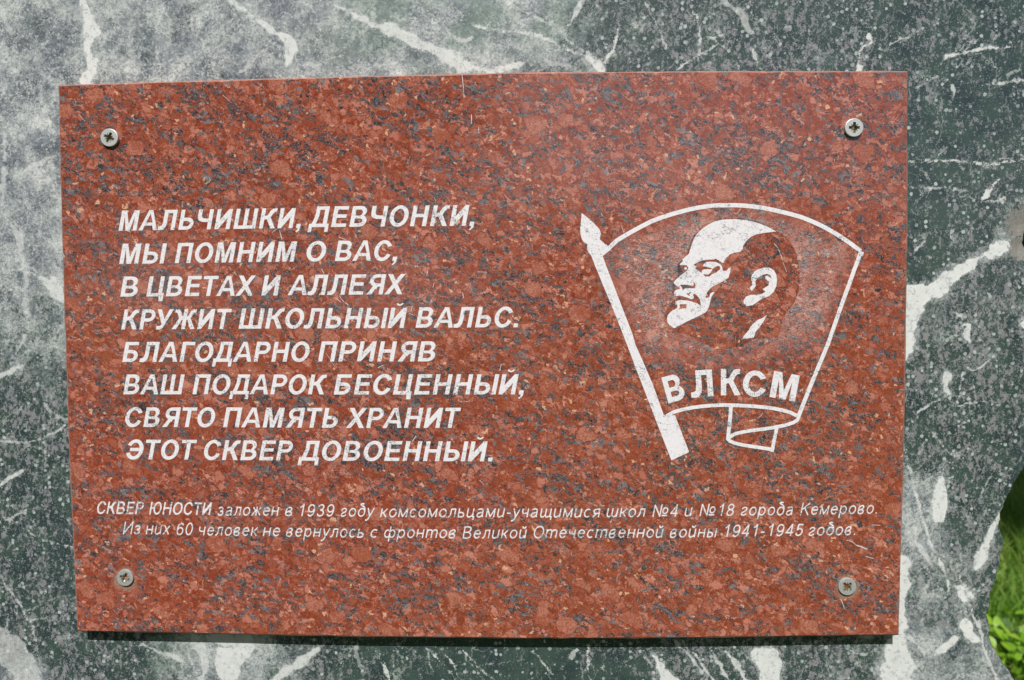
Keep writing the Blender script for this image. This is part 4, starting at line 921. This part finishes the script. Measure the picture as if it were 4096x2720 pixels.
V, F = painter([(1, stroke(smooth_poly(np.array(p_, float) + rng.normal(0, 2.0, (len(p_), 2)), 1, False) + 0, w_ * .6)) for p_, w_ in sc_]); sheet('paint_scratches', V, F, M_paint_s, plaque, PAINT_Y - .00012)['kind'] = 'stuff'
# frosted ground round the head
inner = ZA([(300,630),(370,560),(440,500),(600,405),(800,300),(1000,228),(1200,176),(1400,143),(1568,132)]) + ZD([(150,130),(300,147),(400,160),(600,204),(800,260),(1000,345),(1200,460),(1390,605),(1320,800),(1200,1110),(1060,1520),(1010,1650)]) + [(2960, 1500), (2700, 1500), (2545, 1440)] + ZA([(560,1350),(400,960)])
headb = ZB([(1265,198),(1330,222),(1400,290),(1450,370),(1480,440),(1500,540),(1510,640),(1512,720),(1500,830),(1460,940),(1390,1030),(1345,1100),(1320,1190),(1290,1300),(1160,1318),(1035,1320),(900,1400),(640,1440),(440,1330),(330,1270),(210,1240)]) + face[60:110][::-1]
headb = ZB([(1265,190),(1330,222),(1400,290),(1450,370),(1480,440),(1500,540),(1510,640),(1512,720),(1500,830),(1460,940),(1390,1030),(1345,1100),(1320,1190),(1290,1300),(1160,1318),(1035,1325),(900,1400),(640,1440),(440,1330),(330,1270),(150,1250),(100,1150),(95,1060),(150,960),(220,900),(180,850),(180,760),(240,640),(235,540),(330,450),(380,280),(500,130),(700,62),(900,62),(1100,105)])
gpx = [(x_, y_) for x_ in range(2420, 3440, 24) for y_ in range(830, 1520, 24)]
V, F = painter([(1, inner), (-1, headb)], gpx)
Vc = np.asarray(V)
fade = np.clip((1500 - Vc[:, 1]) / 230, 0, 1)
dd = np.full(len(Vc), 1e9); ip = np.array(inner)
for i in range(len(ip)):
    dd = np.minimum(dd, seg_dist(Vc, ip[i], ip[(i + 1) % len(ip)])[0])
hd = np.full(len(Vc), 1e9); hp = np.array(headb)
for i in range(len(hp)):
    hd = np.minimum(hd, seg_dist(Vc, hp[i], hp[(i + 1) % len(hp)])[0])
fade *= np.clip(dd / 60, 0, 1) * (.70 + .4 * np.exp(-hd / 90))
fo = sheet('frosted_ground', V, F, M_frost, plaque, -T - .0001)
at = fo.data.attributes.new('fade', 'FLOAT', 'POINT'); at.data.foreach_set('value', fade.astype(np.float32))
# ВЛКСМ, each letter set on its own slant along the arc
def place(ch, bl, ang, capz, widz):
    """baseline-left corner in the zoom frame, angle clockwise, cap height and width in zoom px"""
    adv, V, F = glyph(ch, 'emb')
    w0, w1 = V[:, 0].min(), V[:, 0].max(); sx_ = widz / (w1 - w0); sy_ = capz / CAP
    c_, s_ = math.cos(R(ang)), math.sin(R(ang))
    lx = (V[:, 0] - w0) * sx_; ly = V[:, 1] * sy_
    P_ = [(bl[0] + lx[i] * c_ + ly[i] * s_, bl[1] + lx[i] * s_ - ly[i] * c_) for i in range(len(V))]
    sheet('letter', ZC(P_), F, M_paint, plaque)
place('В', (513, 690), -15.5, 316, 218)
place('Л', (784, 622), -4, 318, 262)
place('К', (1132, 594), 0, 312, 234)
place('С', (1385, 600), 3, 302, 272)
place('М', (1704, 612), 10.5, 312, 308)

# ------------------------------------------------------------------ screws
def make_screw(px, rot, prot, rad=.00635):
    c = on_plane([px], -T - prot)[0]
    segs = 48; ca = np.linspace(0, 2 * math.pi, segs, endpoint=False)
    # drive recess outline: four broad arms and four fine ticks
    star = []
    for q4 in range(4):
        b_ = q4 * 90 + rot
        for an, r_ in ((-15, .0039), (15, .0039), (33, .0019), (42, .0033), (48, .0033), (57, .0019)):
            star.append((r_ * math.cos(R(b_ + an)), r_ * math.sin(R(b_ + an))))
    k_ = 1000
    disc = [((rad - .0004) * math.cos(t), (rad - .0004) * math.sin(t)) for t in ca]
    V, F = painter([(1, [(x * k_, y * k_) for x, y in disc]), (-1, [(x * k_, y * k_) for x, y in star])])
    V = V / k_
    top = np.stack([c[0] + V[:, 0], np.full(len(V), c[1]), c[2] + V[:, 1]], 1); F = face_front(top, F)
    vv = top.tolist(); ff = F.tolist()
    prof = [(rad - .0004, 0), (rad - .0001, .0001), (rad, .0004), (rad, prot - .0001), (rad - .0025, prot + .003)]
    b0 = len(vv)
    for r_, y_ in prof:
        for t in ca: vv.append((c[0] + r_ * math.cos(t), c[1] + y_, c[2] + r_ * math.sin(t)))
    for j in range(len(prof) - 1):
        for i in range(segs):
            ff.append((b0 + j * segs + i, b0 + j * segs + (i + 1) % segs, b0 + (j + 1) * segs + (i + 1) % segs, b0 + (j + 1) * segs + i))
    o = link_mesh('screw', vv, ff, M_zinc, plaque)
    ns = len(star); rv = []; rf = []
    for sc_, y_ in ((1, 0.0), (.86, .0008), (.45, .0022)):
        for x, y in star:
            rv.append((c[0] + x * sc_, c[1] + y_, c[2] + y * sc_))
    for j in range(2):
        for i in range(ns): rf.append((j * ns + i, j * ns + (i + 1) % ns, (j + 1) * ns + (i + 1) % ns, (j + 1) * ns + i))
    rv.append((c[0], c[1] + .0030, c[2]))
    for i in range(ns): rf.append((2 * ns + i, 2 * ns + (i + 1) % ns, 3 * ns))
    link_mesh('drive_recess', rv, rf, M_rec, o)
    return o
s1 = make_screw((436, 550), 65, .0024); s1['label'] = 'upper left zinc screw with its cross slot turned slightly anticlockwise'
s2 = make_screw((3417.5, 510), 88, .0024); s2['label'] = 'upper right zinc screw with an upright cross slot'
s3 = make_screw((499, 2312), 68, .0018, .0061); s3['label'] = 'lower left zinc screw with its cross slot turned slightly'
s4 = make_screw((3390, 2347), 45, .0018, .0063); s4['label'] = 'lower right zinc screw with a diagonal cross slot'

# pale dust rings round the two lower screws
def mat_dust():
    m, k, b = new_mat('dusty_red_granite')
    col, dm, p0, fine = granite_color(k)
    f = k.math('MULTIPLY', k.attr('fade'), k.mr(k.noise(p0, .5, 4, .7)[0], .3, .6, .35, 1.0), clamp=True)
    k.put(b.inputs['Base Color'], k.mix(f, col, srgb(150, 128, 108))); b.inputs['Roughness'].default_value = .5
    return m
M_dust = mat_dust()
for (sx0, sy0), scr in (((500, 2318), s3), ((3389, 2352), s4)):
    pv_, pf_, fd_ = [], [], []
    for j, (r_, f_) in enumerate(((.0050, .75), (.0068, .75), (.0080, .45), (.0098, 0))):
        for i in range(32):
            a_ = 2 * math.pi * i / 32; rr_ = r_ * (1 + (.10 * math.sin(3 * a_ + sx0) if j > 1 else 0))
            c_ = on_plane([(sx0, sy0)], -T - .00005)[0]; pv_.append((c_[0] + rr_ * math.cos(a_), c_[1], c_[2] + rr_ * math.sin(a_))); fd_.append(f_)
    for j in range(3):
        for i in range(32): pf_.append((j * 32 + i, j * 32 + (i + 1) % 32, (j + 1) * 32 + (i + 1) % 32, (j + 1) * 32 + i))
    o = link_mesh('dust_ring', pv_, pf_, M_dust, scr)
    at = o.data.attributes.new('fade', 'FLOAT', 'POINT'); at.data.foreach_set('value', np.array(fd_, np.float32))

# ================================================================== GROUND, GRASS, PLANTS, TREES
def mat_ground():
    m, k, b = new_mat('soil_and_turf')
    geo = k.new('ShaderNodeNewGeometry'); p = geo.outputs['Position']
    a_ = k.noise(p, 3, 5, .7)[0]; c_ = k.noise(p, 40, 4, .7)[0]
    col = k.mix(k.mr(a_, .35, .65), (.035, .075, .015), (.06, .11, .02))
    col = k.mix(k.mr(c_, .45, .7), col, (.07, .05, .03))
    k.put(b.inputs['Base Color'], col); b.inputs['Roughness'].default_value = 1.0; b.inputs['Specular IOR Level'].default_value = .05
    return m
link_mesh('ground', [(-150, -150, GZ), (150, -150, GZ), (150, 150, GZ), (-150, 150, GZ)], [(0, 1, 2, 3)], mat_ground())['kind'] = 'structure'

def mat_leaf(name, c1, c2, rough=.45, trans=.3):
    m, k, b = new_mat(name)
    at = k.attr('tint')
    col = k.mix(at, c1, c2)
    k.put(b.inputs['Base Color'], col); b.inputs['Roughness'].default_value = rough
    tr = k.new('ShaderNodeBsdfTranslucent'); k.put(tr.inputs[0], k.mix(.5, col, (.12, .22, .01)))
    mx = k.new('ShaderNodeMixShader'); mx.inputs[0].default_value = trans
    k.l.new(b.outputs[0], mx.inputs[1]); k.l.new(tr.outputs[0], mx.inputs[2])
    out = k.n['Material Output']; k.l.new(mx.outputs[0], out.inputs[0])
    return m
M_grass = mat_leaf('grass_blade', (.13, .34, .03), (.50, .62, .15), .5, .5)
M_weed = mat_leaf('weed_leaf', (.13, .34, .02), (.34, .56, .04), .4, .4)
M_pale = mat_leaf('grey_green_leaf', (.10, .19, .07), (.16, .26, .11), .5, .3)
M_crown = mat_leaf('tree_leaf', (.03, .07, .012), (.06, .12, .02), .5, .25)
M_shrub = mat_leaf('evergreen_leaf', (.018, .045, .010), (.035, .075, .015), .55, .1)
M_bark = simple('bark', (.09, .065, .045), .9, 0, .35, 18)
M_straw = simple('straw', (.42, .30, .12), .7, 0, .3, 300)

def with_tint(me, tint):
    at = me.attributes.new('tint', 'FLOAT', 'POINT'); at.data.foreach_set('value', np.asarray(tint, np.float32))

# grass: curved tapered blades, two segments each
def grass(N, xr_, yr_, h0, h1, w_, seed):
    g = np.random.default_rng(seed)
    x = g.uniform(*xr_, N); y = g.uniform(*yr_, N)
    keep = ~((x < .52) & (y > -.04) & (y < .2) & (x > -.72)); x, y = x[keep], y[keep]; n_ = len(x)
    h = g.uniform(h0, h1, n_) * (0.75 + .35 * np.sin(x * 9) * np.cos(y * 7)); h *= np.clip((y - 1.25) / .4, .22, 1); th = g.uniform(0, 2 * math.pi, n_); ln = g.uniform(.1, .9, n_) * h
    ph = g.uniform(0, 2 * math.pi, n_)
    bx, by = np.cos(th), np.sin(th); wx, wy = np.cos(ph) * w_ / 2, np.sin(ph) * w_ / 2
    P_ = np.empty((n_, 5, 3))
    P_[:, 0] = np.stack([x - wx, y - wy, np.full(n_, GZ)], 1); P_[:, 1] = np.stack([x + wx, y + wy, np.full(n_, GZ)], 1)
    P_[:, 2] = np.stack([x + wx * .8 + bx * ln * .3, y + wy * .8 + by * ln * .3, GZ + h * .6], 1)
    P_[:, 3] = np.stack([x - wx * .8 + bx * ln * .3, y - wy * .8 + by * ln * .3, GZ + h * .6], 1)
    P_[:, 4] = np.stack([x + bx * ln, y + by * ln, GZ + h], 1)
    b_ = np.arange(n_)[:, None] * 5
    me = bpy.data.meshes.new('grass')
    tri = np.concatenate([b_ + [0, 1, 2], b_ + [0, 2, 3], b_ + [3, 2, 4]])
    me.from_pydata(P_.reshape(-1, 3).tolist(), [], tri.tolist())
    tn = np.clip(.25 + .25 * np.sin(x * 5 + 1) * np.sin(y * 4) + g.normal(0, .18, n_) + (g.random(n_) > .93) * .6, 0, 1)
    with_tint(me, np.repeat(tn, 5)); me.materials.append(M_grass)
    return me
o = bpy.data.objects.new('grass', grass(130000, (.1, 3.2), (-.3, 4.6), .06, .18, .0050, 3)); C.objects.link(o)
tag(o, 'bright green lawn grass growing behind the right edge of the marble stone', 'grass', None, 'stuff')

# leafy weeds in the bottom right corner
def ground_at(px):                  # photo pixel -> point of the ground
    d = np.array([(px[0] - 2048) / FPX, -(px[1] - 1360) / FPX, -1.0]) @ CMn.T
    t = (GZ - CL[2]) / d[2]; return CL + d * t
def leaf_shape(L_, W_, fold=.25):
    pts = [(0, 0), (.25, .38), (.5, .5), (.78, .33), (1, 0)]
    v_ = [(p[0] * L_, 0, -.05 * L_ * math.sin(p[0] * 3) ) for p in pts]
    l_ = [(p[0] * L_, p[1] * W_, fold * p[1] * W_ - .12 * L_ * p[0] ** 2) for p in pts[1:-1]]
    r_ = [(p[0] * L_, -p[1] * W_, fold * p[1] * W_ - .12 * L_ * p[0] ** 2) for p in pts[1:-1]]
    m_ = [(p[0] * L_, 0, -.12 * L_ * p[0] ** 2) for p in pts]
    V_ = m_ + l_ + r_
    F_ = [(0, 1, 5), (1, 2, 6, 5), (2, 3, 7, 6), (3, 4, 7), (0, 8, 1), (1, 8, 9, 2), (2, 9, 10, 3), (3, 10, 4)]
    return V_, F_
lm = bpy.data.meshes.new('leaf'); lv, lf = leaf_shape(.030, .019); lm.from_pydata(lv, [], lf); with_tint(lm, [.5] * len(lv)); lm.materials.append(M_weed)
lm2 = bpy.data.meshes.new('leaf'); lv, lf = leaf_shape(.030, .017); lm2.from_pydata(lv, [], lf); with_tint(lm2, [.95] * len(lv)); lm2.materials.append(M_weed)
lm3 = bpy.data.meshes.new('leaf'); lv, lf = leaf_shape(.040, .014); lm3.from_pydata(lv, [], lf); with_tint(lm3, [.5] * len(lv)); lm3.materials.append(M_pale)
for m_ in (lm, lm2, lm3): m_.polygons.foreach_set('use_smooth', [True] * len(m_.polygons))
def weed(px, nl, meshes, label, hgt=.06, spread=.05, up=.35):
    base = ground_at(px); base[2] = GZ
    e = bpy.data.objects.new('weed', None); C.objects.link(e); e.location = base; e.empty_display_size = .03
    tag(e, label, 'weed', 'leafy weeds beside the stone')
    r = random.Random(int(px[0] * 7 + px[1]))
    sv, sf = [], []
    for i in range(nl):
        an = r.uniform(0, 6.28); rr = spread * math.sqrt(r.random()); hz = r.uniform(.25, 1) * hgt
        tip = Vector((rr * math.cos(an), rr * math.sin(an), hz))
        lo = bpy.data.objects.new('leaf', r.choice(meshes)); C.objects.link(lo); lo.parent = e
        lo.location = tip; lo.rotation_euler = Euler((r.uniform(-.5, .5), r.uniform(-.7, .25) - up, an + r.uniform(-.6, .6)))
        s_ = r.uniform(.7, 1.25); lo.scale = (s_, s_, s_)
        b_ = len(sv); w_ = .0007
        for q_ in (Vector((0, 0, 0)), tip * .5 + Vector((0, 0, .15 * hz)), tip):
            sv += [tuple(q_ + Vector((w_, 0, 0))), tuple(q_ + Vector((-w_ * .5, w_, 0))), tuple(q_ + Vector((-w_ * .5, -w_, 0)))]
        for j in (0, 3):
            for a3 in range(3): sf.append((b_ + j + a3, b_ + j + (a3 + 1) % 3, b_ + j + 3 + (a3 + 1) % 3, b_ + j + 3 + a3))
    st = link_mesh('stem', sv, sf, M_weed, e); with_tint(st.data, [.3] * len(sv))
ws = [((3985, 2520), 12, [lm, lm], 'low weed with broad leaves at the middle of the stone edge, below the long grass'),
 ((4005, 2590), 16, [lm2, lm2, lm], 'yellow-green leafy weed close against the stone edge, above the bottom right corner'),
 ((4050, 2650), 16, [lm2, lm], 'bright small-leaved weed between bare soil and the stone, left of the grey-green one'),
 ((4080, 2600), 9, [lm3], 'grey-green weed with narrow pointed leaves against the grass'),
 ((4092, 2700), 18, [lm2, lm], 'leafy weed in the very bottom right corner of the photo'),
 ((4150, 2660), 16, [lm, lm2], 'leafy weed just right of the grey-green one at the photo edge'),
 ((4060, 2740), 16, [lm2, lm], 'leafy weed half hidden below the bottom frame edge by the stone')]
for wpx, nl, ms, lab in ws: weed(wpx, int(nl * 1.8), ms, lab, .06, .06)
# dry stalks
sv, sf = [], []
r = random.Random(3)
for i in range(60):
    b_ = ground_at((r.uniform(3980, 4160), r.uniform(2520, 2740))); b_[2] = GZ + .004
    an = r.uniform(0, 3.14); L_ = r.uniform(.03, .09); d_ = np.array([math.cos(an), math.sin(an), r.uniform(0, .35)]) * L_
    n_ = np.array([-math.sin(an), math.cos(an), 0]) * .0012; k0 = len(sv)
    up_ = np.array([0, 0, .0014])
    sv += [b_ - n_, b_ + n_, b_ + up_, b_ + d_ - n_ * .6, b_ + d_ + n_ * .6, b_ + d_ + up_]
    sf += [(k0, k0 + 1, k0 + 4, k0 + 3), (k0 + 1, k0 + 2, k0 + 5, k0 + 4), (k0 + 2, k0, k0 + 3, k0 + 5)]
o = link_mesh('dry_straw', sv, sf, M_straw); tag(o, 'dry straw stalks scattered on the soil by the stone edge', 'straw', None, 'stuff')

# trees and shrubs
def crown_mesh(name, blobs, N, size, mat, seed):
    g = np.random.default_rng(seed); Pn = []
    wts = np.array([b[3] * b[4] * b[5] for b in blobs]); wts = wts / wts.sum()
    which = g.choice(len(blobs), N, p=wts); Bm = np.array(blobs)[which]
    d_ = g.normal(size=(N, 3)); d_ /= np.linalg.norm(d_, axis=1)[:, None]
    rr = g.uniform(.25, 1, N) ** .45
    c_ = Bm[:, :3] + d_ * Bm[:, 3:6] * rr[:, None] * (1 + .18 * np.sin(d_ * 7 + seed))
    n1 = g.normal(size=(N, 3)); n1 /= np.linalg.norm(n1, axis=1)[:, None]; n2 = np.cross(n1, g.normal(size=(N, 3))); n2 /= np.linalg.norm(n2, axis=1)[:, None]
    s_ = g.uniform(.6, 1.3, N)[:, None] * size
    Q = np.stack([c_ - n1 * s_, c_ + n2 * s_ * .45, c_ + n1 * s_, c_ - n2 * s_ * .45], 1).reshape(-1, 3)
    me = bpy.data.meshes.new(name); me.from_pydata(Q.tolist(), [], (np.arange(N)[:, None] * 4 + np.arange(4)).tolist())
    with_tint(me, np.repeat(g.random(N), 4)); me.materials.append(mat)
    return me
def trunk_mesh(h, r0, limbs, seed):
    r = random.Random(seed); V_, F_ = [], []
    def tube(path, rad):
        b_ = len(V_); n_ = 9
        for p_, ra in zip(path, rad):
            for i in range(n_): V_.append((p_[0] + ra * math.cos(6.283 * i / n_), p_[1] + ra * math.sin(6.283 * i / n_), p_[2]))
        for j in range(len(path) - 1):
            for i in range(n_): F_.append((b_ + j * n_ + i, b_ + j * n_ + (i + 1) % n_, b_ + (j + 1) * n_ + (i + 1) % n_, b_ + (j + 1) * n_ + i))
    pth = [(.05 * math.sin(t * 5), .05 * math.cos(t * 4), h * t) for t in np.linspace(-.02, 1, 9)]
    tube(pth, [r0 * (1.3 if i == 0 else 1 - .08 * i) for i in range(9)])
    for l_ in range(limbs):
        t0 = r.uniform(.45, .95); an = r.uniform(0, 6.28); L_ = h * r.uniform(.3, .5)
        tube([(L_ * s_ * math.cos(an), L_ * s_ * math.sin(an), h * t0 + L_ * s_ * .8) for s_ in (0, .33, .66, 1)], [r0 * .45, r0 * .33, r0 * .2, r0 * .08])
    return V_, F_
def tree(loc, h, blobs, N, size, label, seed, mat=M_crown, r0=.16, group=None):
    e = bpy.data.objects.new('tree', None); C.objects.link(e); e.location = (*loc, GZ)
    tag(e, label, 'tree', group)
    V_, F_ = trunk_mesh(h, r0, 7, seed); link_mesh('trunk', V_, F_, M_bark, e, True)
    c_ = bpy.data.objects.new('crown', crown_mesh('crown', blobs, N, size, mat, seed)); C.objects.link(c_); c_.parent = e
# unseen tree added so that its crown shades the back of the lawn
tree((3.7, -.5), 2.9, [(-1.1, -.5, 3.7, 1.5, 1.3, .6), (.3, -.2, 4.0, 1.6, 1.4, .8), (1.6, .6, 3.8, 1.5, 1.5, .9), (-.5, 1.2, 4.1, 1.6, 1.4, .8), (.3, .4, 4.7, 1.5, 1.3, .7)], 42000, .09, 'unseen broad leafy tree right of the stone, added to shade the far lawn', 21)
# evergreen shrubs closing the view
for i, x_ in enumerate((-3.2, -1.6, 0.0, 1.5, 3.0, 4.6)):
    e = bpy.data.objects.new('shrub', None); C.objects.link(e); e.location = (x_, 4.7 + .3 * math.sin(i * 2.1), GZ)
    tag(e, 'dark evergreen shrub in the shade behind the stone, ' + ['leftmost of the row', 'second from the left of the row', 'straight behind the plaque', 'just right of the stone edge', 'second from the right of the row', 'rightmost of the row'][i], 'shrub', 'dark shrubs behind the lawn')
    V_, F_ = trunk_mesh(.9, .04, 5, 50 + i); link_mesh('trunk', V_, F_, M_bark, e, True)
    c_ = bpy.data.objects.new('crown', crown_mesh('crown', [(0, 0, .95, 1.0, .7, .95), (.2, .1, 1.7, .7, .6, .7), (-.3, -.05, .45, .9, .65, .5)], 7000, .06, M_shrub, 60 + i)); C.objects.link(c_); c_.parent = e
# trees behind the camera, mirrored faintly in the polished stone
B3 = [(0, 0, 3.4, 1.9, 1.6, 2.6), (.9, .2, 2.4, 1.2, 1.1, 1.4), (-1.3, 0, 2.8, 1.4, 1.2, 1.5)]
tree((-2.9, -4.2), 3.0, B3, 22000, .09, 'leafy tree across the path to the left, facing the plaque', 31)
tree((-6.2, -3.0), 3.0, B3 + [(2.6, -1.0, 6.6, 1.7, 1.5, 1.2)], 18000, .10, 'far left leafy tree across the path, facing the plaque', 32)  # the extra high crown cluster is added to block sky light
tree((-3.0, -9.0), 3.6, [(b[0] * 1.4, b[1], b[2] * 1.4, b[3] * 1.3, b[4], b[5] * 1.3) for b in B3], 18000, .13, 'tall leafy tree behind the two trees across the path', 34)
tree((5.4, -3.2), 3.2, B3 + [(-.9, -.9, 5.6, 1.4, 1.5, 1.3), (.4, -.6, 6.4, 2.0, 1.6, 1.2)], 30000, .11, 'unseen leafy tree to the right, added to cut sky light on the plaque', 33)  # unseen tree added as a blocker of sky fill, with raised crown clusters
DT = ['nearest the path', 'beside the tall one', 'at the middle of the far row', 'right of the middle of the far row', 'far left of the row']
for i, x_ in enumerate((0.2, 4.2, 8.2, 12.2, -12.0)):
    tree((x_ * 1.5, -17 - (i % 2)), 1.4, [(0, 0, 1.9, 2.8, 1.5, 1.3), (1.2, 0, 1.6, 2.0, 1.3, 1.1)], 7000, .12, 'low distant tree across the clearing, ' + DT[i], 40 + i, group='distant trees across the clearing')
